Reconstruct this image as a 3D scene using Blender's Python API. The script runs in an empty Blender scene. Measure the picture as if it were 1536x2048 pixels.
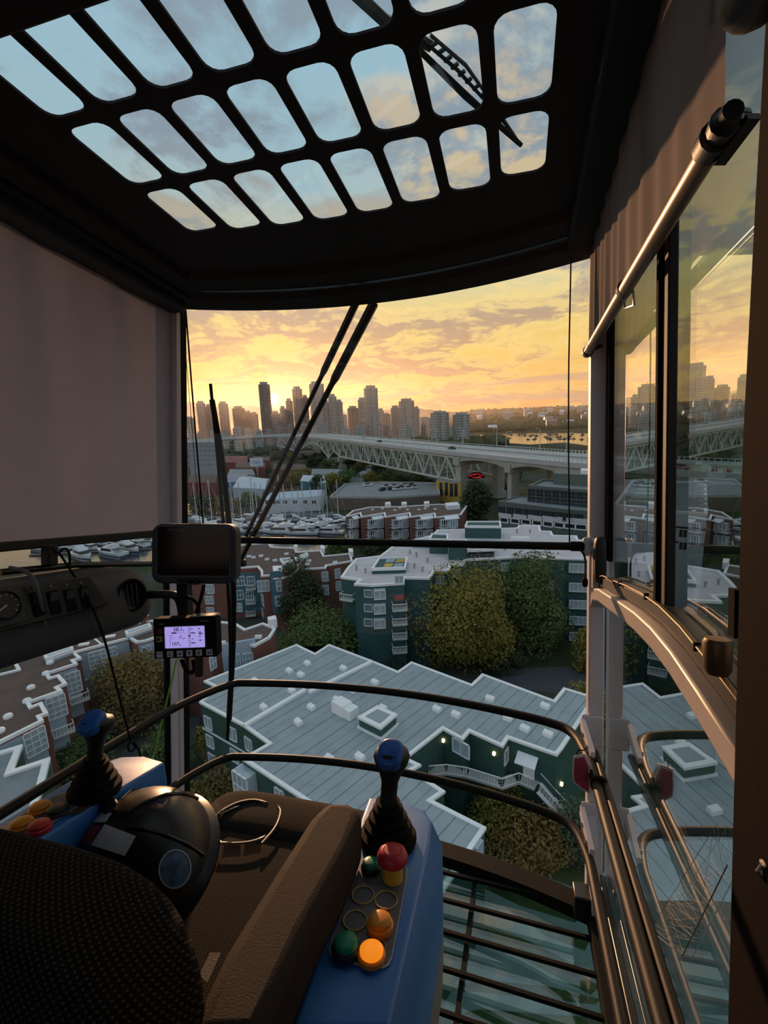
import bpy, bmesh, math, random
from mathutils import Vector, Matrix, noise
random.seed(7)
SC = bpy.context.scene
COL = SC.collection
V = Vector
# ------------------------------------------------------------------ camera
FPX, EYE = 960.0, V((0, 0, 38.0))
up_c = V((-182, 4676, 960)).normalized()
yw = V((0, 0, -1)); yw = (yw - up_c * yw.dot(up_c)).normalized()
RW = Matrix((yw.cross(up_c), yw, up_c))                     # camera axes -> world axes
cf = V((269 / FPX, 19 / FPX, -1)).normalized()              # the cab's own forward direction
cr_ = V((3668 / FPX, -17 / FPX, 1)); cr_ = (cr_ - cf * cr_.dot(cf)).normalized()
RC = Matrix((cr_, cf, cr_.cross(cf)))
CAB = Matrix.Translation(EYE) @ (RW @ RC.transposed()).to_4x4()   # cab frame: x right, y forward, z up, eye at 0
I4 = Matrix.Identity(4)
cam = bpy.data.cameras.new('camera'); cam_o = bpy.data.objects.new('camera', cam); COL.objects.link(cam_o)
cam.sensor_fit = 'VERTICAL'; cam.sensor_height = 32; cam.sensor_width = 24; cam.lens = 32 * FPX / 2048
cam.clip_start = 0.01; cam.clip_end = 40000
cam_o.matrix_world = Matrix.Translation(EYE) @ RW.to_4x4()
SC.camera = cam_o
vs = SC.view_settings; vs.view_transform = 'Standard'; vs.look = 'None'; vs.gamma = 1; vs.use_curve_mapping = False
vs.exposure = 0.0
def pixdir(x, y): return V(((x - 768) / FPX, -(y - 1024) / FPX, -1))
def wray(x, y): return RW @ pixdir(x, y)
def cray(x, y): return RC @ pixdir(x, y)
def CX(x, y, X): d = cray(x, y); return d * (X / d.x)
def CY(x, y, Y): d = cray(x, y); return d * (Y / d.y)
def CZ(x, y, Z): d = cray(x, y); return d * (Z / d.z)
def GZ(x, y, z): d = wray(x, y); return EYE + d * ((z - EYE.z) / d.z)
def GY(x, y, Y): d = wray(x, y); return EYE + d * (Y / d.y)
# ------------------------------------------------------------------ sky and sun
SUN_DIR = wray(547, 798).normalized()
world = bpy.data.worlds.new('sky'); SC.world = world; world.use_nodes = True
class NG:
    def __init__(s, tree): s.t = tree; s.n = tree.nodes; s.l = tree.links
    def new(s, typ, props=None, **ins):
        n = s.n.new(typ)
        for k, v in (props or {}).items(): setattr(n, k, v)
        for k, v in ins.items():
            key = int(k[1:]) if k[0] == '_' and k[1:].isdigit() else k.replace('_', ' ')
            s.put(n.inputs[key], v)
        return n
    def put(s, sock, v):
        if isinstance(v, bpy.types.NodeSocket): s.l.new(v, sock)
        elif isinstance(v, bpy.types.Node): s.l.new(v.outputs[0], sock)
        else:
            if sock.type == 'RGBA' and len(v) == 3: v = (*v, 1)
            sock.default_value = v
    def m(s, op, a, b=0.0, c=0.0, clamp=False):
        n = s.n.new('ShaderNodeMath'); n.operation = op; n.use_clamp = clamp
        s.put(n.inputs[0], a); s.put(n.inputs[1], b); s.put(n.inputs[2], c); return n.outputs[0]
    def vm(s, op, a, b=(0, 0, 0), scale=None):
        n = s.n.new('ShaderNodeVectorMath'); n.operation = op; s.put(n.inputs[0], a)
        if scale is not None: s.put(n.inputs['Scale'], scale)
        else: s.put(n.inputs[1], b)
        return n.outputs['Value'] if op in ('DOT_PRODUCT', 'LENGTH') else n.outputs[0]
    def ramp(s, fac, stops, interp='LINEAR'):
        n = s.n.new('ShaderNodeValToRGB'); n.color_ramp.interpolation = interp; e = n.color_ramp.elements
        while len(e) < len(stops): e.new(0.5)
        for el, (p, c) in zip(e, stops):
            el.position = p; el.color = (*c, 1) if len(c) == 3 else c
        s.put(n.inputs[0], fac); return n.outputs[0]
    def mix(s, fac, a, b, blend='MIX'):
        n = s.n.new('ShaderNodeMix'); n.data_type = 'RGBA'; n.blend_type = blend
        s.put(n.inputs[0], fac); s.put(n.inputs[6], a); s.put(n.inputs[7], b); return n.outputs[2]
    def step(s, x, a, b): 
        n = s.n.new('ShaderNodeMapRange'); n.interpolation_type = 'SMOOTHSTEP'
        s.put(n.inputs[0], x); n.inputs[1].default_value = a; n.inputs[2].default_value = b; return n.outputs[0]
    def noise(s, vec, scale, detail=4, rough=.55, dist=0):
        n = s.n.new('ShaderNodeTexNoise'); s.put(n.inputs['Vector'], vec); n.inputs['Scale'].default_value = scale
        n.inputs['Detail'].default_value = detail; n.inputs['Roughness'].default_value = rough; n.inputs['Distortion'].default_value = dist
        return n.outputs[0]
g = NG(world.node_tree); g.n.clear()
tc = g.n.new('ShaderNodeTexCoord'); D = tc.outputs['Generated']
sep = g.new('ShaderNodeSeparateXYZ', None, _0=D); dz = sep.outputs[2]
sh = V((SUN_DIR.x, SUN_DIR.y, 0)).normalized()
sdot = g.vm('DOT_PRODUCT', D, tuple(sh))
E_ = g.m('MAXIMUM', dz, 0.0)
base = g.ramp(E_, [(0, (.95, .40, .13)), (.03, (.98, .48, .13)), (.11, (.98, .63, .17)), (.18, (.87, .65, .24)), (.25, (.70, .69, .44)), (.36, (.44, .59, .63)), (.6, (.37, .57, .69)), (1, (.36, .55, .70))])
back = g.ramp(E_, [(0, (.60, .36, .30)), (.06, (.56, .42, .38)), (.2, (.42, .46, .50)), (.45, (.38, .52, .64)), (1, (.38, .56, .70))])
sky = g.mix(g.step(sdot, -.35, .8), back, base)
CLOUD_SEED = 9.0
# cloud deck: direction projected on a plane overhead
den = g.m('ADD', E_, .22)
pl = g.new('ShaderNodeCombineXYZ', None, _0=g.m('DIVIDE', sep.outputs[0], den), _1=g.m('DIVIDE', sep.outputs[1], den), _2=CLOUD_SEED).outputs[0]
n1 = g.noise(pl, 2.1, 10, .60, .3)
n2 = g.noise(g.vm('ADD', pl, (7.3, 2.1, 4.0)), .9, 3, .5)
n3 = g.noise(g.vm('ADD', pl, (.03, -.07, 0)), 2.1, 10, .60, .3)
cov = g.m('ADD', g.m('ADD', n1, g.m('MULTIPLY', g.step(E_, .28, .5), .055)), g.m('MULTIPLY', g.m('SUBTRACT', n2, .5), .45))
mask = g.step(cov, .475, .57)
lit = g.m('MULTIPLY', g.step(g.m('SUBTRACT', n1, n3), -.01, .07), g.step(cov, .46, .56))
rim = g.m('MULTIPLY', g.step(cov, .43, .485), g.m('SUBTRACT', 1.0, g.step(cov, .49, .56)))
ccol = g.ramp(E_, [(0, (.70, .36, .20)), (.08, (.60, .33, .19)), (.16, (.50, .34, .25)), (.26, (.42, .38, .37)), (.45, (.30, .345, .40)), (1, (.34, .40, .47))])
gold = g.ramp(E_, [(0, (1.0, .62, .16)), (.2, (1.0, .76, .30)), (.5, (.98, .66, .34)), (1, (.90, .70, .45))])
sunside = g.step(sdot, -.5, .6)
sky = g.mix(g.m('MULTIPLY', mask, .86), sky, ccol)
sky = g.mix(g.m('MULTIPLY', g.m('MULTIPLY', g.m('MAXIMUM', lit, g.m('MULTIPLY', rim, .8)), g.m('MULTIPLY', sunside, g.m('SUBTRACT', 1.0, g.m('MULTIPLY', g.step(E_, .22, .45), g.m('SUBTRACT', 1.0, g.m('MULTIPLY', g.step(n2, .47, .55), .8)))))), .75), sky, gold)
# thin streaks low over the horizon
azv = g.new('ShaderNodeCombineXYZ', None, _0=g.m('MULTIPLY', sep.outputs[0], 2.6), _1=g.m('MULTIPLY', g.m('ADD', dz, g.m('MULTIPLY', sep.outputs[0], -.02)), 52.0), _2=3.0).outputs[0]
st = g.step(g.noise(azv, 1.0, 5, .55, .3), .50, .60)
band = g.m('MULTIPLY', g.step(dz, .004, .02), g.m('SUBTRACT', 1.0, g.step(dz, .06, .10)))
sky = g.mix(g.m('MULTIPLY', g.m('MULTIPLY', st, band), .72), sky, (.62, .37, .26))
sdir = g.m('MAXIMUM', g.vm('DOT_PRODUCT', g.vm('NORMALIZE', D), tuple(SUN_DIR)), 0.0)
halo = g.m('ADD', g.m('MULTIPLY', g.m('POWER', sdir, 2600.0), 2.2), g.m('MULTIPLY', g.m('POWER', sdir, 260.0), .30))
sky = g.mix(1.0, sky, g.vm('SCALE', (1.0, .42, .06), scale=halo), 'ADD')
disc = g.m('MULTIPLY', g.step(sdir, math.cos(math.radians(.60)), math.cos(math.radians(.46))), 9.0)
sky = g.mix(1.0, sky, g.vm('SCALE', (1.0, .85, .45), scale=disc), 'ADD')
bg = g.new('ShaderNodeBackground', None, Color=sky, Strength=1.0)
g.l.new(bg.outputs[0], g.n.new('ShaderNodeOutputWorld').inputs[0])
sun = bpy.data.lights.new('sun', 'SUN'); sun.energy = 5.0; sun.color = (1.0, .52, .26); sun.angle = math.radians(.6)
sun_o = bpy.data.objects.new('sun', sun); COL.objects.link(sun_o)
sun_o.rotation_euler = (-SUN_DIR).to_track_quat('-Z', 'Y').to_euler(); sun_o.location = EYE + SUN_DIR * 50
# ------------------------------------------------------------------ mesh and object helpers
def hexc(h):
    f = lambda u: u / 12.92 if u <= .04045 else ((u + .055) / 1.055) ** 2.4
    return tuple(f(int(h[i:i + 2], 16) / 255) for i in (0, 2, 4))
MATS = {}
def mat(name, col, rough=.6, metal=0.0, var=.12, scale=8.0, bump=0.0, bscale=None, spec=.5, emit=None, estr=1.0, trans=0.0, extra=None):
    if name in MATS: return MATS[name]
    m = bpy.data.materials.new(name); m.use_nodes = True; q = NG(m.node_tree); q.n.clear()
    if isinstance(col, str): col = hexc(col)
    co = q.n.new('ShaderNodeTexCoord').outputs['Object']
    out = q.n.new('ShaderNodeOutputMaterial'); p = q.n.new('ShaderNodeBsdfPrincipled')
    base_c = col
    if var > 0:
        f = q.noise(co, scale, 5, .6)
        base_c = q.mix(q.step(f, .25, .75), tuple(c * (1 - var) for c in col), tuple(min(1, c * (1 + var)) for c in col))
    if extra: base_c = extra(q, co, base_c)
    q.put(p.inputs['Base Color'], base_c); p.inputs['Roughness'].default_value = rough; p.inputs['Metallic'].default_value = metal
    p.inputs['Specular IOR Level'].default_value = spec
    if emit: q.put(p.inputs['Emission Color'], emit); p.inputs['Emission Strength'].default_value = estr
    if bump:
        b = q.n.new('ShaderNodeBump'); b.inputs['Strength'].default_value = bump; b.inputs['Distance'].default_value = .002
        q.put(b.inputs['Height'], q.noise(co, bscale or scale * 12, 3)); q.l.new(b.outputs[0], p.inputs['Normal'])
    sh_ = p.outputs[0]
    if trans:
        t = q.new('ShaderNodeBsdfTranslucent', None, Color=base_c)
        mx = q.new('ShaderNodeMixShader', None, _0=trans); q.l.new(sh_, mx.inputs[1]); q.l.new(t.outputs[0], mx.inputs[2]); sh_ = mx.outputs[0]
    q.l.new(sh_, out.inputs[0]); MATS[name] = m; return m
def glass(name, tint=(.95, .97, .96), r0=.06, r1=.85, pw=4.0, dirt=0.0):
    m = bpy.data.materials.new(name); m.use_nodes = True; q = NG(m.node_tree); q.n.clear()
    lw = q.n.new('ShaderNodeLayerWeight'); lw.inputs[0].default_value = .5
    fac = q.m('ADD', q.m('MULTIPLY', q.m('POWER', lw.outputs['Facing'], pw), r1), r0, clamp=True)
    t = q.new('ShaderNodeBsdfTransparent', None, Color=tint); gl = q.new('ShaderNodeBsdfGlossy', None, Color=(1, 1, 1), Roughness=0.0)
    mx = q.new('ShaderNodeMixShader', None, _0=fac); q.l.new(t.outputs[0], mx.inputs[1]); q.l.new(gl.outputs[0], mx.inputs[2])
    q.l.new(mx.outputs[0], q.n.new('ShaderNodeOutputMaterial').inputs[0]); MATS[name] = m; return m
class MB:
    def __init__(s): s.v = []; s.f = []; s.mi = []; s.cur = 0
    def add(s, vs, fs):
        o = len(s.v); s.v += [tuple(p) for p in vs]; s.f += [tuple(o + i for i in f) for f in fs]; s.mi += [s.cur] * len(fs); return s
    def box(s, a, b, M=None):
        (x0, y0, z0), (x1, y1, z1) = a, b
        p = [V(q) for q in ((x0, y0, z0), (x1, y0, z0), (x1, y1, z0), (x0, y1, z0), (x0, y0, z1), (x1, y0, z1), (x1, y1, z1), (x0, y1, z1))]
        if M is not None: p = [M @ q for q in p]
        return s.add(p, [(0, 3, 2, 1), (4, 5, 6, 7), (0, 1, 5, 4), (1, 2, 6, 5), (2, 3, 7, 6), (3, 0, 4, 7)])
    def bar(s, a, b, w, h=None, up=(0, 0, 1)):
        a, b = V(a), V(b); h = h or w; d = (b - a).normalized(); u = V(up)
        if abs(d.dot(u)) > .98: u = V((0, 1, 0))
        x = d.cross(u).normalized() * (w / 2); z = x.cross(d).normalized() * (h / 2)
        p = [a - x - z, a + x - z, a + x + z, a - x + z, b - x - z, b + x - z, b + x + z, b - x + z]
        return s.add(p, [(0, 1, 2, 3), (7, 6, 5, 4), (0, 4, 5, 1), (1, 5, 6, 2), (2, 6, 7, 3), (3, 7, 4, 0)])
    def tube(s, pts, r, n=8, cap=True, closed=False):
        pts = [V(p) for p in pts]; L = len(pts); rr = r if isinstance(r, (list, tuple)) else [r] * L
        rings = []; prev = None
        for i, p in enumerate(pts):
            a = pts[i - 1] if (i > 0 or closed) else p; b = pts[(i + 1) % L] if (i < L - 1 or closed) else p
            d = (b - a).normalized()
            if prev is None: u = V((0, 0, 1)) if abs(d.z) < .9 else V((1, 0, 0))
            else: u = prev
            x = d.cross(u).normalized(); u = x.cross(d).normalized(); prev = u
            rings.append([p + (x * math.cos(t) + u * math.sin(t)) * rr[i] for t in [2 * math.pi * k / n for k in range(n)]])
        vs_ = [q for ring in rings for q in ring]; fs = []
        for i in range(L if closed else L - 1):
            for k in range(n):
                j = (i + 1) % L; fs.append((i * n + k, i * n + (k + 1) % n, j * n + (k + 1) % n, j * n + k))
        if cap and not closed: fs += [tuple(range(n - 1, -1, -1)), tuple((L - 1) * n + k for k in range(n))]
        return s.add(vs_, fs)
    def loft(s, rings, cap=True, closed=True):
        n = len(rings[0]); vs_ = [q for r in rings for q in r]; fs = []
        for i in range(len(rings) - 1):
            for k in range(n if closed else n - 1):
                fs.append((i * n + k, i * n + (k + 1) % n, (i + 1) * n + (k + 1) % n, (i + 1) * n + k))
        if cap: fs += [tuple(range(n - 1, -1, -1)), tuple((len(rings) - 1) * n + k for k in range(n))]
        return s.add(vs_, fs)
    def lathe(s, prof, M=None, n=20):
        rings = [[V((r * math.cos(2 * math.pi * k / n), r * math.sin(2 * math.pi * k / n), z)) for k in range(n)] for r, z in prof]
        if M is not None: rings = [[M @ p for p in r] for r in rings]
        return s.loft(rings)
    def prism(s, pts, z0, z1):
        n = len(pts); a = [V((p[0], p[1], z0)) for p in pts]; b = [V((p[0], p[1], z1)) for p in pts]
        return s.add(a + b, [tuple(range(n - 1, -1, -1)), tuple(range(n, 2 * n))] + [(i, (i + 1) % n, n + (i + 1) % n, n + i) for i in range(n)])
    def grid(s, fn, nu, nv):
        return s.add([fn(i / nu, j / nv) for j in range(nv + 1) for i in range(nu + 1)],
                     [(j * (nu + 1) + i, j * (nu + 1) + i + 1, (j + 1) * (nu + 1) + i + 1, (j + 1) * (nu + 1) + i) for j in range(nv) for i in range(nu)])
    def superq(s, c, h, e1=.5, e2=.5, M=None, nu=28, nv=18):
        pw = lambda t, e: math.copysign(abs(t) ** e, t)
        rings = []
        for j in range(nv + 1):
            ph = -math.pi / 2 + math.pi * j / nv; ph = max(-1.5607, min(1.5607, ph)); ring = []
            for i in range(nu):
                th = 2 * math.pi * i / nu
                p = V((h[0] * pw(math.cos(ph), e1) * pw(math.cos(th), e2), h[1] * pw(math.cos(ph), e1) * pw(math.sin(th), e2), h[2] * pw(math.sin(ph), e1)))
                if M is not None: p = M @ p
                ring.append(p + V(c))
            rings.append(ring)
        return s.loft(rings)
    def mesh(s, name, smooth=None, merge=False):
        me = bpy.data.meshes.new(name); me.from_pydata(s.v, [], s.f)
        if any(s.mi): me.polygons.foreach_set('material_index', s.mi)
        bm = bmesh.new(); bm.from_mesh(me)
        if merge: bmesh.ops.remove_doubles(bm, verts=bm.verts, dist=1e-5)
        bmesh.ops.recalc_face_normals(bm, faces=bm.faces); bm.to_mesh(me); bm.free()
        if smooth:
            me.shade_smooth(); me.set_sharp_from_angle(angle=math.radians(smooth))
        return me
WM = {}
def empty(name, label, cat, loc=(0, 0, 0), M=None, group=None):
    o = bpy.data.objects.new(name, None); COL.objects.link(o); o.empty_display_size = .05
    M = I4 if M is None else M
    o.matrix_world = M @ Matrix.Translation(V(loc)); WM[o.name] = o.matrix_world.copy()
    return tag(o, label, cat, group)
def tag(o, label=None, cat=None, group=None, kind=None):
    for k, v in (('label', label), ('category', cat), ('group', group), ('kind', kind)):
        if v: o[k] = v
    return o
def put(name, me, m, parent=None, M=None, bevel=0, seg=2):
    if isinstance(me, MB): me = me.mesh(name)
    o = bpy.data.objects.new(name, me); COL.objects.link(o); M = I4 if M is None else M
    if m is not None and not len(me.materials):
        for q in (m if isinstance(m, (list, tuple)) else [m]): me.materials.append(MATS[q] if isinstance(q, str) else q)
    if parent is not None:
        o.parent = parent; o.matrix_parent_inverse = WM[parent.name].inverted() @ M; WM[o.name] = M.copy()
    else:
        o.matrix_world = M; WM[o.name] = M.copy()
    if bevel:
        b = o.modifiers.new('bevel', 'BEVEL'); b.width = bevel; b.segments = seg; b.limit_method = 'ANGLE'; b.angle_limit = math.radians(40)
        me.shade_smooth(); me.set_sharp_from_angle(angle=math.radians(50))
    return o
def struct(name, me, m, label=None, M=None, parent=None, **k):
    return tag(put(name, me, m, parent, M, **k), label, None, None, 'structure')
def dup(root, M=None, label=None, group=None):
    def cp(o, par):
        c = o.copy(); COL.objects.link(c); c.parent = par
        for ch in list(o.children): cp(ch, c)
        return c
    r = cp(root, None)
    if M is not None: r.matrix_world = M
    if label: r['label'] = label
    if group: r['group'] = group
    return r
TXT = {}
def text(name, s, size, m, parent, M, ext=.0004, align='CENTER'):
    c = bpy.data.curves.new(name, 'FONT'); c.body = s; c.size = size; c.extrude = ext; c.align_x = align; c.align_y = 'CENTER'; c.resolution_u = 3
    t = bpy.data.objects.new(name, c); COL.objects.link(t); bpy.context.view_layer.update()
    me = bpy.data.meshes.new_from_object(t.evaluated_get(bpy.context.evaluated_depsgraph_get())); bpy.data.objects.remove(t); bpy.data.curves.remove(c)
    me.materials.clear(); return put(name, me, m, parent, M)
def frame_at(p, right, up_, M=None):      # local x = right, y = up, z = toward the viewer
    x = V(right).normalized(); z = x.cross(V(up_)).normalized(); y = z.cross(x)
    F = Matrix(((x.x, y.x, z.x, p[0]), (x.y, y.y, z.y, p[1]), (x.z, y.z, z.z, p[2]), (0, 0, 0, 1)))
    return F if M is None else M @ F
def rrect(w, h, r, n=4, cx=0, cy=0):
    out = []
    for sx, sy, a0 in ((1, 1, 0), (-1, 1, 90), (-1, -1, 180), (1, -1, 270)):
        for k in range(n + 1):
            a = math.radians(a0 + 90 * k / n); out.append((cx + sx * (w / 2 - r) + r * math.cos(a), cy + sy * (h / 2 - r) + r * math.sin(a)))
    return out
# ------------------------------------------------------------------ materials of the cab
mat('charcoal', '1d1a19', .7, var=.15, scale=30, bump=.2)
mat('ceiling_dark', '332b29', .85, var=.12, scale=20, bump=.25, bscale=300)
mat('black_plastic', '17181a', .5, var=.1, scale=40, bump=.15, bscale=500)
mat('dash_plastic', '3c3e42', .62, var=.08, scale=40, bump=.35, bscale=900)
mat('rubber', '0d0d0d', .8, var=.1, spec=.2)
mat('black_metal', '141210', .32, var=.1, scale=60, spec=.6)
mat('rail_metal', '14110f', .5, var=.15, scale=50, spec=.22)
mat('pillar_paint', 'cfc6cc', .45, var=.05, scale=12)
mat('sill_paint', 'b9aea8', .4, var=.05, scale=12)
mat('white_edge', 'e6e6ea', .4, var=.03); mat('steel', '9c9a98', .35, metal=.8, var=.1)
mat('brass', '6b5233', .45, metal=.5, var=.1)
mat('felt_brown', '140c08', .95, var=.35, scale=260, bump=.4, bscale=700, spec=.1)
mat('blind_grey', 'a29ca8', .85, var=.05, scale=6, bump=.15, bscale=1500, trans=.17)
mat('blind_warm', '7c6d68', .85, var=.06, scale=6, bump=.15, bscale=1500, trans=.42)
mat('tube_bronze', '6a5638', .38, metal=.3, var=.1, scale=40)
mat('blue_shell', '2f7ccc', .42, spec=.8, var=.05, scale=20, bump=.15, bscale=600)
mat('panel_grey', '65666e', .55, var=.06, scale=60)
mat('outline_white', 'b9bcc4', .5, var=.05)
mat('skirt_grey', '8a8784', .55, var=.05)
mat('armrest_vinyl', '352d28', .8, var=.1, scale=90, bump=.3, bscale=620, spec=.25)
mat('grip_black', '1b1b1d', .5, var=.1, scale=60, bump=.2, bscale=500)
mat('cap_blue', '2a66b8', .4, var=.1, scale=50)
mat('btn_green', '168a68', .35, var=.08); mat('btn_red', 'c22c38', .4, var=.06); mat('btn_amber', 'e08a1e', .38, var=.06)
mat('btn_lit', 'ff9a20', .3, var=.05, emit=(1.0, .26, .01), estr=.75); mat('btn_yellow', 'd9b33a', .45, var=.06); mat('btn_black', '26292c', .5)
mat('ring_yellow', 'b9a766', .5, var=.1); mat('print_light', 'b8b8b8', .6, var=.0); mat('print_dark', '241a30', .6, var=0)
mat('screen_off', '0a0403', .12, var=0, spec=.3); mat('screen_lit', 'a998e8', .4, var=0, emit=hexc('a99ae6'), estr=.85)
mat('hat_black', '121113', .35, var=.1, scale=30, spec=.5); mat('sticker_white', 'c3c6cc', .5, var=.08, scale=80); mat('sticker_red', '8a2a28', .5, var=.15, scale=60)
mat('sticker_blue', '3d5c78', .5, var=.6, scale=90); mat('strap_red', 'a31f22', .6); mat('wire_grey', '8f8a84', .4, metal=.4)
mat('tag_red', 'a03646', .5, var=.15, scale=60); mat('tag_white', 'd2c4c8', .5, var=.1); mat('string_green', '6fae3a', .6); mat('key_white', 'cfccd2', .5, var=.05)
mat('warn_red', '6a1820', .5); mat('warn_yellow', 'b9a64a', .5); mat('glow_dot', 'ffd080', .4, emit=(1, .75, .35), estr=3.0)
def mesh_fabric(q, co, c):
    s = q.new('ShaderNodeSeparateXYZ', None, _0=co); k = 2 * math.pi / .0062
    a = q.m('SINE', q.m('MULTIPLY', q.m('ADD', s.outputs[0], q.m('MULTIPLY', s.outputs[1], .35)), k)); b = q.m('SINE', q.m('MULTIPLY', q.m('ADD', s.outputs[2], q.m('MULTIPLY', s.outputs[1], .8)), k))
    return q.mix(q.step(q.m('MULTIPLY', a, b), .25, .7), (.006, .005, .0045), (.062, .048, .037))
mat('seat_mesh', '3a2c22', .9, spec=.15, var=0, bump=.5, bscale=420, extra=mesh_fabric)
glass('windshield_glass', (.97, .975, .97), .02, .55, 4.0)
glass('side_glass', (.80, .86, .84), .05, .95, 2.6)
glass('skylight_glass', (.93, .96, .97), .03, .5, 4.0)
glass('floor_glass', (.62, .74, .70), .10, .8, 3.0)
CM = CAB
def bow(r, f0=1.48, d=.15): return f0 + d * (1 - ((r + .48) / .72) ** 2)
RL, RR, UT, UF = -1.24, .235, .74, -1.15
# ------------------------------------------------------------------ the cab shell
cm = MB(); rows = ((.525, .735), (.762, .938), (.966, 1.14)); cols = [-.825 + .1187 * k for k in range(8)]
fb = [.512, .7485, .952, 1.165]; cb = [c - .0594 for c in cols] + [cols[-1] + .0594]
for j, (h0, h1) in enumerate(rows):
    for i, c in enumerate(cols):
        b0, b1 = fb[j], fb[j + 1]; e1 = h1
        if j == 2: e1 = h1 + .045 * (1 - ((c + .41) / .42) ** 2); b1 = 1.21
        w, h = .094, e1 - h0; n = 4; hole = rrect(w, h, .026, n, c, (h0 + e1) / 2); outer = []
        X0, X1 = cb[i], cb[i + 1]
        for k, (ci, cjj, first) in enumerate(((1, 1, 'x'), (0, 1, 'y'), (0, 0, 'x'), (1, 0, 'y'))):
            for t in range(n + 1):
                px, py = hole[k * (n + 1) + t]; ex = X1 if ci else X0; ey = b1 if cjj else b0
                if t == n // 2: outer.append((ex, ey))
                elif (t < n / 2) == (first == 'x'): outer.append((ex, py))
                else: outer.append((px, ey))
        H = [V((*p, UT)) for p in hole]; O_ = [V((*p, UT)) for p in outer]; H2 = [V((*p, UT + .005)) for p in hole]; O2 = [V((*p, UT + .005)) for p in outer]
        m_ = len(hole)
        cm.add(O_ + H + H2 + O2, [f for k in range(m_) for f in ((k, (k + 1) % m_, m_ + (k + 1) % m_, m_ + k), (m_ + k, m_ + (k + 1) % m_, 2 * m_ + (k + 1) % m_, 2 * m_ + k), (2 * m_ + k, 2 * m_ + (k + 1) % m_, 3 * m_ + (k + 1) % m_, 3 * m_ + k))])
x0, x1 = cb[0], cb[-1]
for a, b in (((RL, -.8, UT), (x0, 1.21, UT + .006)), ((x1, -.8, UT), (RR + .02, 1.21, UT + .006)), ((x0, -.8, UT), (x1, fb[0], UT + .006)), ((RL, 1.21, UT), (RR + .02, 1.42, UT + .006))):
    cm.box(a, b)
struct('ceiling', cm.mesh('ceiling', merge=True), 'ceiling_dark', 'dark cab ceiling with a grid of rounded skylight openings', CM)
w1 = struct('window_1', MB().box((x0 - .01, fb[0] - .02, UT + .007), (x1 + .01, 1.23, UT + .010)), 'skylight_glass', 'clear roof glass above the skylight grid', CM)
# front header that follows the bowed windscreen
def sweep(sec, rs, fo=bow):
    return MB().loft([[V((r, fo(r) + a, b)) for a, b in sec] for r in rs])
rs = [RL + (RR + .015 - RL) * k / 24 for k in range(25)]
struct('trim_1', sweep([(.0, .700), (.02, .80), (-.30, .80), (-.30, .742), (-.22, .738), (-.205, .722), (-.10, .716), (-.085, .704)], rs).mesh('h', 35), 'ceiling_dark', 'curved dark header above the windscreen', CM)
struct('trim_2', sweep([(-.118, .716), (-.112, .7225), (-.128, .7225), (-.134, .716)], rs).mesh('h', 35), 'black_metal', 'thin metal bead along the header', CM)
struct('trim_14', MB().box((RL, .36, .698), (RR + .01, .556, UT - .001)).mesh('t'), 'ceiling_dark', 'dark cross beam at the rear edge of the skylight', CM, bevel=.006)
struct('trim_3', MB().box((RL, -.8, .70), (-1.10, 1.47, .76)).mesh('t'), 'charcoal', 'dark left roof rail over the side blind', CM, bevel=.008)
struct('trim_4', MB().box((-1.10, -.8, .715), (-1.03, 1.47, .755)).mesh('t'), 'ceiling_dark', 'stepped dark ledge beside the left roof rail', CM, bevel=.006)
struct('trim_5', MB().box((.125, -.8, .705), (RR + .015, 1.47, .76)).mesh('t'), 'charcoal', 'dark right roof rail over the raised blind', CM, bevel=.008)
wbk = MB()  # unseen rear wall; opening and glass added to brighten the cab with sky light
for a, b in (((RL, -.84, UF), (RR + .02, -.8, -.30)), ((RL, -.84, .58), (RR + .02, -.8, .75)), ((RL, -.84, -.30), (-1.05, -.8, .58)), ((.05, -.84, -.30), (RR + .02, -.8, .58))): wbk.box(a, b)
struct('wall_back', wbk.mesh('wall_back', merge=True), 'charcoal', 'dark unseen rear wall of the cab with an opening added for sky light', CM)
struct('window_7', MB().box((-1.05, -.822, -.30), (.05, -.818, .58)), 'windshield_glass', 'unseen rear window added to let sky light into the cab', CM)
struct('wall_right', MB().loft([[V((.186, -.8, u)), V((.30, -.8, u)), V((.30, f, u)), V((.186, f, u))] for u, f in ((UF, .512), (-.55, .504), (.05, .489), (.25, .472), (.45, .452), (.74, .44))]).mesh('w'), 'felt_brown', 'brown felt lined door post at the right edge', CM, bevel=.006)
struct('wall_left', MB().box((RL - .02, -.8, UF), (RL + .02, .25, .78)), 'charcoal', 'dark rear part of the left cab side', CM)
struct('floor', MB().box((RL, -.8, UF - .05), (RR, .72, UF)), 'charcoal', 'dark solid cab floor behind the glass floor', CM)
def strip(mb, r0, r1, u, th=.006):
    return mb
# floor window and its guard bars
def flp(r, f, u=UF): return V((r, f, u))
fl = MB(); fr = [RL + .02 + (RR - RL - .04) * k / 16 for k in range(17)]
fl.loft([[V((r, .72, UF - .01)), V((r, bow(r, 1.44, .15), UF - .01)), V((r, bow(r, 1.44, .15), UF - .004)), V((r, .72, UF - .004))] for r in fr])
w6 = struct('window_6', fl.mesh('f', 30), 'floor_glass', 'greenish glass floor window under the guard bars', CM)
gr = empty('floor_grille', 'black metal guard bars over the glass floor window', 'grille', (-.1, 1.1, UF), CM)
for k, f in enumerate((.86, .955, 1.05, 1.15, 1.25, 1.35, 1.45)):
    a = V((-.98, f + .03, UF + .02)); b = V((.19, f - .03, UF + .02)); put('guard_bar', MB().bar(a, b, .009, .010), 'rubber', gr, CM)
for r in (-.86, -.50, -.13): put('cross_bar', MB().bar((r, .74, UF + .008), (r + .01, bow(r) - .06, UF + .008), .011, .008), 'rubber', gr, CM)
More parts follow.
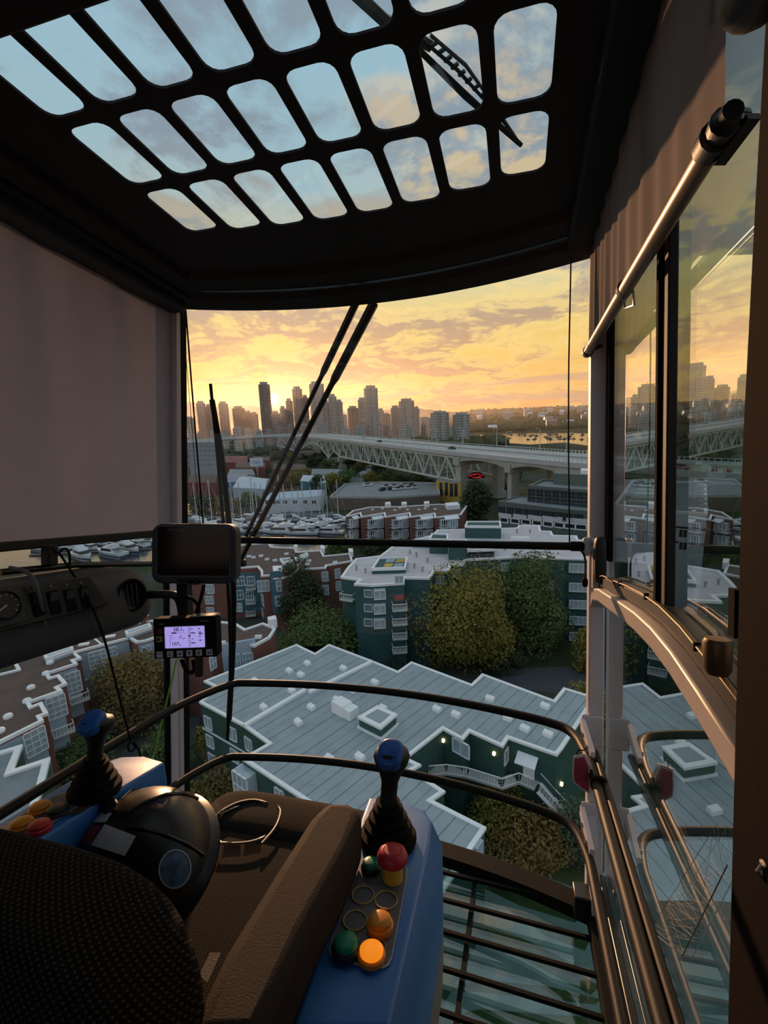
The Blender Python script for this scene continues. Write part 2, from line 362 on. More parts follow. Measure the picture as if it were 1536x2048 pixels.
put('front_frame', MB().loft([[V((r, bow(r, 1.40, .14) + a, UF + b)) for a, b in ((-.035, .0), (.03, .0), (.03, .035), (-.035, .035))] for r in fr]).mesh('ff', 30), 'rubber', gr, CM)
put('side_frame', MB().box((.185, .6, UF), (.222, 1.45, UF + .06)), 'rubber', gr, CM)
put('hinge_block', MB().box((.15, 1.36, UF + .03), (.20, 1.42, UF + .09)), 'black_metal', gr, CM, bevel=.004)
# windscreen
ws = MB().grid(lambda a, b: V((RL + .03 + (RR - .02 - RL - .03) * a, bow(RL + .03 + (RR - .05 - RL) * a, 1.49, .15), UF + .01 + (.70 - UF) * b)), 28, 6)
struct('window_2', ws.mesh('g', 60), 'windshield_glass', 'large bowed clear windscreen', CM)
# pillars
def pillar(name, x, f, w, d, u0, u1, m, label, **k): return struct(name, MB().box((x - w / 2, f, u0), (x + w / 2, f + d, u1)).mesh('p'), m, label, CM, bevel=.005, **k)
pillar('pillar_1', -1.192, 1.45, .040, .05, UF, .70, 'pillar_paint', 'pale painted left windscreen pillar')
pillar('trim_6', -1.222, 1.44, .018, .06, UF, .70, 'rubber', 'black rubber seal left of the left pillar')
pillar('trim_7', -1.172, 1.475, .004, .03, UF, .70, 'rubber', 'black rubber seal right of the left pillar')
pillar('pillar_2', .214, 1.455, .042, .05, UF, .70, 'pillar_paint', 'pale painted right windscreen pillar')
pillar('trim_8', .238, 1.40, .014, .055, -.16, .70, 'rubber', 'black rubber seal along the right pillar')
# left glass and right side glass
struct('window_5', MB().box((RL, .25, UF + .05), (RL + .005, 1.45, .72)), 'windshield_glass', 'left side glass below and behind the blind', CM)
w3 = struct('window_3', MB().box((.238, .572, -.205), (.242, 1.46, .72)), 'side_glass', 'reflective right sliding window', CM)
struct('sliding_frame', MB().box((.222, .842, -.20), (.237, .872, .72)).mesh('sf'), 'charcoal', 'black upright of the sliding window', CM, parent=w3, bevel=.003)
struct('frame_edge', MB().box((.216, .872, -.20), (.237, .885, .72)), 'felt_brown', None, CM, parent=w3)
w4 = struct('window_4', MB().box((.238, .572, UF + .03), (.242, 1.45, -.25)), 'side_glass', 'reflective lower right door glass', CM)
# arched sill of the right window
sf = [(1.455, -.262), (1.42, -.236), (1.33, -.220), (1.20, -.211), (1.05, -.199), (.93, -.192), (.82, -.191), (.72, -.198), (.62, -.213), (.50, -.235)]
def arch(name, a, b, r0, r1, m, label):
    mb = MB().loft([[V((r0, f, u + a)), V((r1, f, u + a)), V((r1, f, u + b)), V((r0, f, u + b))] for f, u in sf])
    return struct(name, mb.mesh('a', 40), m, label, CM, bevel=.004)
arch('trim_9', -.034, .0, .196, .238, 'sill_paint', 'pale curved window sill lit by the low sun')
arch('trim_10', .0, .030, .214, .238, 'black_plastic', 'black curved rubber track above the pale sill')
arch('trim_11', .030, .034, .207, .214, 'brass', 'thin lit metal lip of the window track')
for f, u in ((1.12, -.205), (.90, -.191), (.66, -.207)): put('track_clip', MB().box((.206, f, u + .026), (.2135, f + .004, u + .037)), 'rubber', w3, CM)
lt = empty('window_latch', 'black window latch beside the right pillar', 'latch', (.21, 1.36, -.13), CM)
put('body', MB().superq((.212, 1.40, -.155), (.016, .022, .062), .5, .7).mesh('b', 60), 'black_plastic', lt, CM)
put('mount_plate', MB().box((.198, 1.425, -.24), (.225, 1.45, -.10)), 'pillar_paint', lt, CM, bevel=.003)
kn = empty('bronze_stop', 'bronze window stop against the felt door post', 'window stop', (.20, .60, -.18), CM)
put('body', MB().lathe([(.0, 0), (.010, .002), (.013, .008), (.014, .036), (.012, .04), (0, .041)], Matrix.Translation((.205, .585, -.185))).mesh('k', 40), 'brass', kn, CM)
put('strap', MB().box((.214, .57, -.14), (.222, .585, -.09)), 'felt_brown', kn, CM)
dl = empty('door_latch', 'small dark latch on the felt door post', 'latch', (.18, .43, -.28), CM)
put('plate', MB().box((.182, .425, -.292), (.187, .437, -.278)).mesh('p'), 'black_plastic', dl, CM, bevel=.004)
put('pin', MB().tube([(.182, .43, -.290), (.179, .43, -.285), (.182, .43, -.280)], .0012), 'steel', dl, CM)
sp = empty('cab_fan', 'black rounded box in the top right corner', 'fan', (.2, .52, .5), CM)
put('housing', MB().box((.142, .10, .350), (.186, .44, .66)).mesh('s'), 'black_plastic', sp, CM, bevel=.022, seg=4)
put('side_strip', MB().bar((.205, .585, .50), (.205, .565, .72), .016, .01), 'pillar_paint', sp, CM)
# ------------------------------------------------------------------ blinds
bl = empty('roller_blind', 'grey fabric roller blind drawn down over the left window', 'blind', (-1.2, .9, -.12), CM)
def lfab(a, b):
    f = .22 + 1.235 * a; u = -.095 + (.80) * b
    w = math.sin(a * 26 + b * 1.5) * .5 + math.sin(a * 55 + b * 3.1) * .25
    return V((-1.195 + .009 * w * (.35 + .65 * b), f, u))
put('fabric', MB().grid(lfab, 90, 12).mesh('lf', 80), 'blind_grey', bl, CM)
put('bottom_bar', MB().box((-1.205, .22, -.118), (-1.188, 1.44, -.094)), 'charcoal', bl, CM, bevel=.004)
put('cassette', MB().box((-1.225, .1, .672), (-1.13, 1.46, .70)), 'dash_plastic', bl, CM, bevel=.008)
put('side_guide', MB().box((-1.208, 1.452, -.13), (-1.192, 1.468, .70)), 'charcoal', bl, CM)
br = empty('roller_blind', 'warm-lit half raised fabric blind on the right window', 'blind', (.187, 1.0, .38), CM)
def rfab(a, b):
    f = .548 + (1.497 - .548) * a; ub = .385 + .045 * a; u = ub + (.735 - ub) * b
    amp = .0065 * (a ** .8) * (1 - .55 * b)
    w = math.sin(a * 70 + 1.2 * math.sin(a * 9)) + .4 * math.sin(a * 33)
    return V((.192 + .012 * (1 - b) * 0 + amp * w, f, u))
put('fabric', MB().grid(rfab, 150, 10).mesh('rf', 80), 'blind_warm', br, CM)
ta, tb = CX(1176, 703, .186), CX(1428, 283, .186)
put('bottom_tube', MB().tube([ta, ta + (tb - ta) * .5, tb], .0125, 16).mesh('bt', 40), 'tube_bronze', br, CM)
dv = (tb - ta).normalized()
put('end_cap', MB().tube([tb - dv * .012, tb + dv * .01, tb + dv * .012, tb + dv * .03, tb + dv * .034, tb + dv * .045], [.0165, .0165, .0125, .0145, .011, .009], 12).mesh('ec', 40), 'black_plastic', br, CM)
for k, (du, l) in enumerate(((-.012, .05), (-.004, .035), (.006, .026))):
    put('cap_fin', MB().bar(tb + V((.008, .01, du - .004)), tb + V((.02, -l * .2, du + .008)) + dv * l * .5, .012, .006), 'black_plastic', br, CM)
put('end_cap', MB().tube([ta + dv * .012, ta - dv * .012, ta - dv * .014, ta - dv * .035], [.015, .015, .011, .010], 12).mesh('ec', 40), 'black_plastic', br, CM)
put('end_pin', MB().bar(ta + V((.0, 0, 0)), ta + V((.035, -.01, .012)), .009), 'black_plastic', br, CM)
tm = CX(1250, 577, .186)
put('clip_ring', MB().tube([tm + dv * .008, tm - dv * .008], .0148, 14).mesh('cr', 40), 'charcoal', br, CM)
put('clip_hook', MB().tube([tm + V((.004, 0, -.012)), tm + V((.012, -.012, -.012)), tm + V((.014, -.006, -.034)), tm + V((.004, .022, -.028)), tm + V((.0, .012, -.012))], .0025, 6, closed=True).mesh('ch', 50), 'steel', br, CM)
put('cassette_edge', MB().bar((.178, .3, .724), (.178, 1.46, .724), .006, .012), 'white_edge', br, CM)
# ------------------------------------------------------------------ hand rails
def smooth(pts, k=3):
    pts = [V(p) for p in pts]
    for _ in range(k):
        q = [pts[0]]
        for a, b in zip(pts, pts[1:]): q += [a * .75 + b * .25, a * .25 + b * .75]
        pts = q + [pts[-1]]
    return pts
def bowrail(u, inset, left_back, right_back):
    p = [V((-1.06, left_back, u - .01)), V((-1.06, 1.20, u)), V((-1.05, 1.33, u)), V((-1.00, bow(-1.0) - inset, u))]
    p += [V((r, bow(r) - inset, u)) for r in [-.94 + 1.02 * k / 10 for k in range(11)]]
    p += [V((.155, bow(.16) - inset - .015, u)), V((.178, 1.30, u)), V((.178, 1.22, u)), V((.176, right_back, u))]
    return smooth(p, 2)
hr = empty('hand_rail', 'long straight upper hand rail across the windscreen', 'rail', (-.4, 1.45, -.13), CM)
a, b = CY(470, 1080, 1.47), CY(1168, 1093, 1.45)
put('tube', MB().tube([a, b], .0115, 14).mesh('t', 40), 'rail_metal', hr, CM)
put('end_sleeve', MB().tube([b - V((.035, 0, 0)), b], .014, 14).mesh('t', 40), 'rubber', hr, CM)
put('end_bracket', MB().box(b + V((-.004, -.012, -.026)), b + V((.034, .012, .026))), 'pillar_paint', hr, CM, bevel=.008)
for du in (-.012, .012): put('bolt', MB().lathe([(0, 0), (.005, 0), (.005, .004), (0, .005)], frame_at(b + V((.018, -.013, du)), (1, 0, 0), (0, 0, 1)), 10), 'steel', hr, CM)
hk = CY(1170, 1165, 1.44)
put('hook', MB().tube(smooth([CY(1140, 1090, 1.44), CY(1160, 1098, 1.44), CY(1172, 1115, 1.44), hk]), .003, 6).mesh('hk', 50), 'black_metal', hr, CM)
put('hook_knob', MB().superq(hk, (.008, .008, .013), .7, .8).mesh('k', 60), 'rubber', hr, CM)
for u, inset, nm, lb in ((-.655, .035, 'bowed middle hand rail wrapping round the lower windscreen', .62), (-.905, .075, 'bowed lower hand rail just above the glass floor', .9)):
    h = empty('hand_rail', nm, 'rail', (-.4, 1.5, u), CM); put('tube', MB().tube(bowrail(u, inset, lb, .22), .0125, 12).mesh('t', 40), 'rail_metal', h, CM)
    if u > -.8: put('second_tube', MB().tube([(.196, 1.34, u + .004), (.196, .22, u + .004)], .0085, 10).mesh('t', 40), 'rail_metal', h, CM)
    put('bracket', MB().box((.176, 1.446, u - .035), (.232, 1.456, u + .055)), 'pillar_paint', h, CM, bevel=.012)
    put('bracket_arm', MB().bar((.178, 1.45, u + .03), (.184, 1.30, u + .01), .012, .03), 'pillar_paint', h, CM)
    for k in (.03, .10): put('bolt', MB().lathe([(0, 0), (.006, 0), (.006, .005), (0, .006)], frame_at((.17, 1.43 - k, u + .02), (0, 1, 0), (0, 0, 1)), 10), 'steel', h, CM)
    if u > -.8: put('clamp', MB().tube([(.184, 1.20, u), (.184, 1.19, u)], .0205, 12).mesh('c', 40), 'rubber', h, CM)
# door frame foot below the right pillar
struct('trim_12', MB().box((.222, .3, UF + .06), (.238, 1.45, UF + .10)).mesh('t'), 'black_metal', 'dark lower rail of the right door', CM, bevel=.003)
pl_ = MB().loft([[V((.192, f, u - w)), V((.215, f, u - w)), V((.215, f, u + w)), V((.192, f, u + w))] for f, u, w in ((1.45, -.93, .05), (1.40, -1.0, .06), (1.36, -1.08, .04), (1.33, -1.16, .01))])
struct('trim_13', pl_.mesh('gp'), 'pillar_paint', 'pale tapered gusset plate at the foot of the right pillar', CM)
# ------------------------------------------------------------------ wipers outside the glass
wp = empty('windscreen_wiper', 'black pantograph windscreen wiper with two long diagonal arms', 'wiper', CY(745, 612, 1.66), CM)
for (p0, p1, w) in (((712, 606), (488, 1080), .024), ((748, 606), (478, 1126), .030)):
    a, b = CY(*p0, 1.67), CY(*p1, 1.585)
    m1 = a.lerp(b, .28)
    put('arm', MB().tube([a, m1, m1.lerp(b, .03), b], [w * .60, w * .52, w * .36, w * .32], 6).mesh('a', 40), 'black_metal', wp, CM)
put('link', MB().superq(CY(482, 1126, 1.57), (.02, .014, .014), .5, .6).mesh('l', 50), 'black_plastic', wp, CM)
bpt = [CY(421, 768, 1.59), CY(434, 900, 1.585), CY(446, 1040, 1.58), CY(457, 1180, 1.575), CY(462, 1330, 1.57), CY(455, 1480, 1.57)]
put('blade', MB().tube(smooth(bpt, 1), .006, 6).mesh('b', 50), 'rubber', wp, CM)
put('blade_bow', MB().tube(smooth([CY(424, 800, 1.60), CY(452, 980, 1.60), CY(470, 1130, 1.60), CY(470, 1260, 1.60), CY(458, 1440, 1.59)], 2), [.004] + [.009] * 14 + [.004], 6).mesh('b', 50) if False else MB().tube(smooth([CY(424, 800, 1.60), CY(447, 930, 1.60), CY(466, 1130, 1.60), CY(468, 1260, 1.60), CY(458, 1440, 1.59)], 2), .0105, 6).mesh('b', 50), 'rubber', wp, CM)
sw = empty('skylight_wiper', 'black slotted wiper lying across the roof glass', 'wiper', CZ(860, 110, UT + .06), CM)
za = UT + .045
put('arm', MB().tube([CZ(640, -80, za + .01), CZ(770, 42, za + .01), CZ(862, 92, za + .01)], [.011, .010, .009], 6).mesh('a', 50), 'black_metal', sw, CM)
put('blade', MB().tube([CZ(830, 92, za - .012), CZ(930, 190, za - .012), CZ(1042, 290, za - .012)], [.005, .007, .005], 6).mesh('b', 50), 'rubber', sw, CM)
for o1, o2 in (((0, 0), (0, 0)), ((16, -10), (6, -6))):
    put('blade_bow', MB().tube([CZ(845 + o1[0], 80 + o1[1], za), CZ(915 + o1[0], 140 + o1[1], za), CZ(978 + o2[0], 210 + o2[1], za), CZ(1036, 280, za)], [.003, .0035, .003, .002], 6).mesh('b', 50), 'black_metal', sw, CM)
for t in [k / 9 for k in range(1, 9)]:
    p = CZ(845 + 130 * t, 80 + 128 * t, za); q_ = CZ(863 + 120 * t, 68 + 132 * t, za); put('blade_rung', MB().bar(p, q_, .006, .004), 'black_metal', sw, CM)
# ------------------------------------------------------------------ cords
def cord(name, label, pts, r, m, k=2): return tag(put(name, MB().tube(smooth(pts, k), r, 6).mesh(name, 60), m, None, CM), label, 'cord')
cord('hanging_cord', 'straight black cord hanging beside the right pillar', [CY(1142, 515, 1.45), CY(1136, 800, 1.45), CY(1139, 1085, 1.45)], .0022, 'rubber', 1)
cord('hanging_cord', 'thin cord close to the left pillar, right one of the pair', [CY(371, 614, 1.46), CY(388, 830, 1.46), CY(409, 1075, 1.46)], .0028, 'rubber', 1)
cord('hanging_cord', 'hair-thin cord close to the left pillar, left one of the pair', [CY(364, 620, 1.46), CY(382, 830, 1.46), CY(402, 1075, 1.46)], .0010, 'rubber', 1)
cord('tie_cord', 'thin black cord from the blind bracket down to the left rail', [CX(118, 1105, -1.0), CX(170, 1185, -.93), CX(205, 1260, -.91), CX(235, 1380, -.93), CX(262, 1485, -.98)], .0026, 'rubber')
cord('cord_loop', 'small loop of black cord tied to the left rail', [CX(262, 1480, -.98), CX(254, 1495, -.98), CX(262, 1505, -.98), CX(272, 1495, -.98), CX(264, 1482, -.98), CX(278, 1497, -.975), CX(284, 1532, -.97)], .0026, 'rubber')
cord('green_string', 'taut bright green string beside the left pillar', [CY(353, 1318, 1.40), CY(330, 1420, 1.40), CY(300, 1545, 1.40)], .0030, 'string_green', 1)
cord('cord_hook', 'black wire hook hanging from the left blind bracket', [CX(105, 1095, -1.06), CX(113, 1110, -1.05), CX(128, 1095, -1.05), CX(138, 1102, -1.05), CX(140, 1120, -1.05), CX(138, 1132, -1.05)], .003, 'rubber')
tag(put('blind_bracket', MB().bar(CX(99, 1090, -1.1), CX(99, 1130, -1.1), .026, .026).mesh('bb'), 'charcoal', None, CM, bevel=.003), 'black square bracket under the left blind', 'bracket')
# ------------------------------------------------------------------ left dash console
dc = empty('dash_console', 'dark plastic dash console with rocker switches under the left window', 'console', (-1.04, .6, -.3), CM)
def dsec(f, s):
    hr_, hu = .105 * s, .076 * (.25 + .75 * s); c = V((-1.045, f, -.246)); n = 26; out = []
    for k in range(n):
        t = 2 * math.pi * k / n; cx_, cy_ = math.cos(t), math.sin(t)
        x = math.copysign(abs(cx_) ** .45, cx_) * hr_; y = math.copysign(abs(cy_) ** .55, cy_) * hu
        out.append(c + V((x - .025 * y / .083, 0, y)))
    return out
secs = [dsec(f, 1.0) for f in (-.1, .3, .6, .8, .99)] + [dsec(.99 + .13 * math.sin(t), max(.02, math.cos(t))) for t in [math.pi / 2 * k / 8 for k in range(1, 9)]]
put('body', MB().loft(secs).mesh('d', 50), 'dash_plastic', dc, CM)
def dp(x, y, r=-.934): return CX(x, y, r)
fx, fu = (0, 1, 0), (-.30, 0, 1)
put('switch_panel', MB().prism([(-.30, -.040), (.145, -.040), (.11, .036), (-.30, .036)], -.012, .002), 'black_plastic', dc, CM @ frame_at(dp(95, 1200, -.940) + V((0, 0, .0)), fx, fu), bevel=.002)
for i, (x, y) in enumerate(((75, 1208), (107, 1205), (139, 1201), (168, 1196))):
    M_ = CM @ frame_at(dp(x, y, -.937), fx, fu)
    s_ = put('rocker_switch', MB().box((-.013, -.025, -.002), (.013, .025, .004)).mesh('r'), 'rubber', dc, M_, bevel=.003)
    put('rocker', MB().add([(-.009, -.02, .004), (.009, -.02, .004), (.009, .02, .010), (-.009, .02, .010), (-.009, .0, .003), (.009, 0, .003)], [(0, 1, 5, 4), (4, 5, 2, 3)]), 'dash_plastic', s_, M_)
    put('symbol', MB().box((-.004, .032, .002), (.004, .037, .003)), 'panel_grey', s_, M_)
M_ = CM @ frame_at(dp(8, 1212, -.930), fx, fu)
ga = put('gauge', MB().box((-.045, -.038, -.002), (.034, .036, .003)).mesh('g'), 'dash_plastic', dc, M_, bevel=.003)
put('dial', MB().lathe([(0, .003), (.026, .003), (.028, .008), (.026, .010), (.024, .006), (0, .006)], M_.identity() or Matrix.Identity(4)).mesh('di', 40), 'black_plastic', ga, CM @ frame_at(dp(8, 1212, -.930), fx, fu))
M_ = CM @ frame_at(dp(8, 1212, -.930), fx, fu)
for k in range(9):
    a = math.radians(-40 + 30 * k); put('tick', MB().bar((.018 * math.cos(a), .018 * math.sin(a), .007), (.022 * math.cos(a), .022 * math.sin(a), .007), .0015), 'print_light', ga, M_)
put('needle', MB().bar((0, 0, .008), (-.016, -.008, .008), .003, .001), 'print_light', ga, M_)
M_ = CM @ frame_at(CX(264, 1190, -.938), (.30, 1, 0), (-.15, 0, 1))
ve = put('air_vent', MB().lathe([(0, -.01), (.036, -.01), (.040, .002), (.036, .004), (.033, -.006), (0, -.006)], Matrix.Diagonal((.95, 1.05, 1, 1))).mesh('v', 40), 'rubber', dc, M_)
for x in (-.012, .0, .012): put('vent_slat', MB().bar((x, -.028, -.001), (x, .028, -.001), .002, .008), 'dash_plastic', ve, M_)
put('cable_tie', MB().tube(smooth([CX(20, 1135, -1.03), CX(55, 1142, -.96), CX(72, 1165, -.932), CX(82, 1205, -.927), CX(90, 1240, -.935), CX(90, 1285, -.955)]), .004, 6).mesh('ct', 60), 'panel_grey', dc, CM)
put('edge_tube', MB().tube([CX(0, 1145, -1.12), CX(150, 1130, -1.10), CX(305, 1128, -1.06)], .008, 8).mesh('et', 50), 'black_metal', dc, CM)
put('bracket_arm', MB().tube(smooth([CX(285, 1190, -.97), CX(335, 1188, -.90), CX(358, 1192, -.88), CX(366, 1235, -.87)]), .011, 8).mesh('ba', 50), 'black_plastic', dc, CM)
# ------------------------------------------------------------------ monitors
rx = RC @ V((1, 0, 0)); ry = RC @ V((0, 1, 0))
def face(px, py, dist, tilt=0):
    p = cray(px, py); p = p * dist; x = (rx * math.cos(tilt) + ry * math.sin(tilt)); return CM @ frame_at(p, x, ry)
k1 = 1.16 / FPX
mo = empty('crane_monitor', 'large black anti-collision monitor with a blank screen', 'monitor', cray(386, 1168) * 1.16, CM)
M_ = face(387, 1108, 1.16, -.005)
put('housing', MB().prism(rrect(170 * k1, 120 * k1, .026, 5), -.045, 0), 'dash_plastic', mo, M_, bevel=.006, seg=3)
sc_ = put('screen', MB().prism(rrect(142 * k1, 96 * k1, .006, 3, 0, 6 * k1), 0, .0015), 'screen_off', mo, M_)
put('bezel_lip', MB().tube([(x, y, .001) for x, y in rrect(146 * k1, 100 * k1, .008, 3, 0, 5 * k1)], .0011, 6, closed=True).mesh('bl', 60), 'panel_grey', mo, M_)
text('lettering', 'AMCS', .0075, 'print_dark' if False else mat('print_dim', '7a6a66', .6, var=0), sc_, M_ @ Matrix.Translation((-44 * k1, 48 * k1, .002)))
for x0, x1, y in ((-30, -10, 46.5), (42, 58, 48)): put('print_mark', MB().box((x0 * k1, (y - 1) * k1, .0016), (x1 * k1, (y + 1) * k1, .002)), 'print_dim', sc_, M_)
kp = put('button_row', MB().prism([(-.040, -.0015), (-.026, -.0125), (.014, -.0125), (.030, .0), (.020, .0025), (-.036, .0025)], 0, .0025), 'rubber', mo, M_ @ Matrix.Translation((0, -51 * k1, 0)), bevel=.001)
for pts in ([(-.036, 0), (-.026, -.009), (-.018, -.009), (-.022, -.003), (-.018, .001)], [(-.015, 0), (-.017, -.005), (-.013, -.0105), (.002, -.0105), (.005, -.005), (.001, .001)], [(.009, -.0105), (.015, -.0105), (.026, -.001), (.020, .0015), (.012, .001)]):
    put('button', MB().tube([(x, y, .003) for x, y in pts], .0006, 5, closed=True), 'panel_grey', kp, M_ @ Matrix.Translation((0, -51 * k1, 0)))
put('mount', MB().bar(cray(368, 1160) * 1.2, cray(372, 1250) * 1.2, .03, .02), 'black_plastic', mo, CM)
mi = empty('load_display', 'small black load display with a lit lilac screen reading 58.1 and 107', 'monitor', cray(370, 1318) * 1.1, CM)
k2 = 1.10 / FPX; M_ = face(370, 1276, 1.10, .035)
T2 = lambda x, y, z=.001: M_ @ Matrix.Translation(((x - 370) * k2, (1276 - y) * k2, z))
put('housing', MB().prism(rrect(126 * k2, 80 * k2, .003, 2), -.035, 0), 'rubber', mi, M_, bevel=.002)
s2 = put('screen', MB().prism(rrect(79 * k2, 42 * k2, .001, 1), 0, .0012), 'screen_lit', mi, T2(370, 1274, 0))
put('screen_edge', MB().tube([(x, y, .001) for x, y in rrect(80.5 * k2, 43.5 * k2, .001, 1)], .0007, 4, closed=True), 'key_white', mi, T2(370, 1274, 0))
text('lettering', '58.1', .0125, 'print_dark', s2, T2(357, 1258.5, .0015)); text('lettering', '107', .0115, 'print_dark', s2, T2(351, 1287, .0015))
for x0, x1, y in ((359, 361, 1289.5), (367, 369, 1260.5), (382.5, 391, 1266), (382.5, 391, 1286), (398, 403, 1265), (398, 406, 1268), (398.5, 403, 1281), (383.5, 386, 1258), (385, 387, 1278), (399, 402, 1273)): put('screen_mark', MB().box(((x0 - 370) * k2, (1276 - y - .9) * k2, .0013), ((x1 - 370) * k2, (1276 - y + .9) * k2, .0017)), 'print_dark', s2, M_)
for a, b, w in (((344, 1265), (354, 1265), .0026), ((355, 1265), (371, 1265), .0004), ((378.5, 1254), (378.5, 1293), .0006), ((381, 1254), (381, 1293), .0006), ((341, 1270), (341, 1291), .0005), ((341, 1270), (344, 1270), .0012), ((360, 1277), (362.5, 1270), .0012), ((362.5, 1270), (365, 1274), .0005), ((365, 1277), (371, 1275.5), .0012), ((398, 1258), (400, 1258), .003), ((379.6, 1270), (379.6, 1273), .0042)):
    put('screen_mark', MB().bar((((a[0] - 370) * k2), (1276 - a[1]) * k2, .0016), (((b[0] - 370) * k2), (1276 - b[1]) * k2, .0016), w, .0004), 'print_dark', s2, M_)
put('screen_mark', MB().tube([(.0028 * math.cos(t), .0028 * math.sin(t), .0016) for t in [.6 * k for k in range(10)]], .0002, 4), 'print_dark', s2, T2(346.5, 1275, 0))
def arrow(pts): return MB().prism(pts, 0, .0006)
kx = [318.5, 339.5, 359, 378, 397, 418]
for i, x in enumerate(kx):
    T_ = T2(x, 1306.5 - (i - 2.5) * .3, 0); kb = put('key', MB().box((-.0068, -.0068, 0), (.0068, .0068, .0018)), 'key_white', mi, T_)
    if i == 2: sh_ = [(-.005, -.0008), (.0005, -.0008), (.0005, -.003), (.0045, 0), (.0005, .003), (.0005, .0008), (-.005, .0008)]
    elif i == 3: sh_ = [(-.0008, -.0045), (.0008, -.0045), (.0008, .0005), (.0035, .0005), (0, .0045), (-.0035, .0005), (-.0008, .0005)]
    elif i == 4: sh_ = [(-.0008, .0045), (-.0008, -.0005), (-.0035, -.0005), (0, -.0045), (.0035, -.0005), (.0008, -.0005), (.0008, .0045)]
    elif i == 5: sh_ = [(-.0048, -.0015), (-.0015, -.0045), (-.0015, -.0024), (.0045, -.0024), (.0045, .0045), (.0028, .0045), (.0028, -.0006), (-.0015, -.0006), (-.0015, .0015)]
    elif i == 1: sh_ = [(-.004, .0012), (.001, .0012), (.001, .0005), (.003, .0018), (.001, .0032), (.001, .0024), (-.004, .0024)]
    else: sh_ = [(-.005, .002), (.004, .002), (.004, .003), (-.005, .003)]
    put('symbol', arrow(sh_), 'rubber', kb, T_ @ Matrix.Translation((0, 0, .0018)))
    if i == 1: put('symbol', arrow([(-.004, -.0035), (.004, -.0035), (.004, -.0022), (-.004, -.0022)]), 'rubber', kb, T_ @ Matrix.Translation((0, 0, .0018)))
put('warning_lamp', MB().box((-.0072, -.0062, 0), (.0072, .0062, .0012)), 'warn_red', mi, T2(320, 1261, 0)); put('warning_lamp', MB().box((-.0072, -.0064, 0), (.0072, .0064, .0012)), 'warn_yellow', mi, T2(319.5, 1276.5, 0))
put('symbol', arrow([(.000, -.004), (.006, -.004), (.003, .003)]), 'sticker_red', mi, T2(320, 1261, .0014)); put('symbol', arrow(rrect(.005, .0075, .002, 3)), 'rubber', mi, T2(317.5, 1276.5, .0014))
put('symbol', arrow([(-.0006, -.003), (.0012, -.003), (.0024, .004), (.0008, .004)]), 'rubber', mi, T2(323.5, 1276.5, .0014))
mat('print_faint', '8d8a88', .6, var=0)
text('lettering', 'POTAIN', .0052, 'print_faint', mi, T2(410, 1243.5)); put('print_mark', MB().box((-.0062, -.0009, 0), (.0062, .0009, .0005)), 'print_faint', mi, T2(325, 1246.5))
put('top_plate', MB().box((.012, .0475, -.03), (.072, .0495, .0)), 'steel', mi, M_)
put('bracket', MB().bar(cray(398, 1310) * 1.13, cray(398, 1352) * 1.13, .014, .012), 'black_metal', mi, CM)
for pts in ([(362, 1318), (368, 1336), (381, 1348), (396, 1326), (402, 1318)], [(385, 1318), (389, 1338), (384, 1349), (374, 1340), (366, 1318)], [(366, 1190), (390, 1200), (400, 1218), (392, 1236)], [(408, 1170), (400, 1205), (388, 1236)]):
    put('cable', MB().tube(smooth([cray(x, y) * 1.15 for x, y in pts]), .004, 6).mesh('c', 60), 'rubber', mi, CM)
# ------------------------------------------------------------------ operator seat
SX = -.4465
st_ = empty('operator_seat', 'operator seat upholstered in dark mesh fabric', 'seat', (SX, .62, -1.1), CM)
put('cushion', MB().superq((SX, .71, -.80), (.262, .33, .095), .45, .42, nu=48, nv=22).mesh('c', 60), 'seat_mesh', st_, CM)
put('front_roll', MB().superq((SX - .02, .965, -.755), (.25, .085, .062), .6, .4, nu=40).mesh('c', 60), 'seat_mesh', st_, CM)
for s in (-1, 1): put('side_bolster', MB().superq((SX + s * .215, .70, -.745), (.05, .30, .055), .6, .5, Matrix.Rotation(s * -.03, 3, 'Z'), nu=32).mesh('c', 60), 'seat_mesh', st_, CM)
put('backrest', MB().superq((SX - .035, .275, -.628), (.242, .085, .315), .42, .45, Matrix.Rotation(-.08, 3, 'X'), nu=48, nv=26).mesh('b', 60), 'seat_mesh', st_, CM)
put('pedestal', MB().box((SX - .16, .45, -1.25), (SX + .16, .9, -.89)), 'charcoal', st_, CM, bevel=.01)
put('label_plate', MB().add([CZ(420, 1905, -.5), CZ(442, 1905, -.5), CZ(415, 1965, -.5), CZ(398, 1950, -.5)], [(0, 1, 2, 3)]), 'charcoal', st_, CM)
# ------------------------------------------------------------------ consoles
def mir(p): return V((2 * SX - p[0], p[1], p[2]))
top_px = [(738, 1597), (800, 1602), (848, 1622), (864, 1645), (860, 1690), (778, 2060), (585, 2060), (632, 1925), (708, 1700), (722, 1640)]
top = [CZ(x, y, -.50) for x, y in top_px]
def console_rings(f):
    c = sum(top, V()) / len(top); r1 = [f(p) for p in top]
    r0 = [f(c.lerp(p, .97) + V((0, 0, .003))) for p in top]
    r2 = [f(V((c.x + (p.x - c.x) * 1.0 + (.016 if p.x > c.x else -.004), c.y + (p.y - c.y) * 1.02, -.535))) for p in top]
    r3 = [f(V((c.x + (p.x - c.x) * 1.0 + (.018 if p.x > c.x else -.006), c.y + (p.y - c.y) * 1.02, -.64))) for p in top]
    r4 = [f(V((c.x + (p.x - c.x) * 1.0 + (.018 if p.x > c.x else -.006), c.y + (p.y - c.y) * 1.02, -.72))) for p in top]
    return [r0, r1, r2, r3, r4]
PAN = [(721, 1725), (728, 1714), (742, 1709), (790, 1715), (806, 1722), (815, 1737), (814, 1760), (785, 1915), (778, 1930), (766, 1937), (740, 1938), (676, 1921), (660, 1912), (657, 1898), (664, 1876), (712, 1755)]
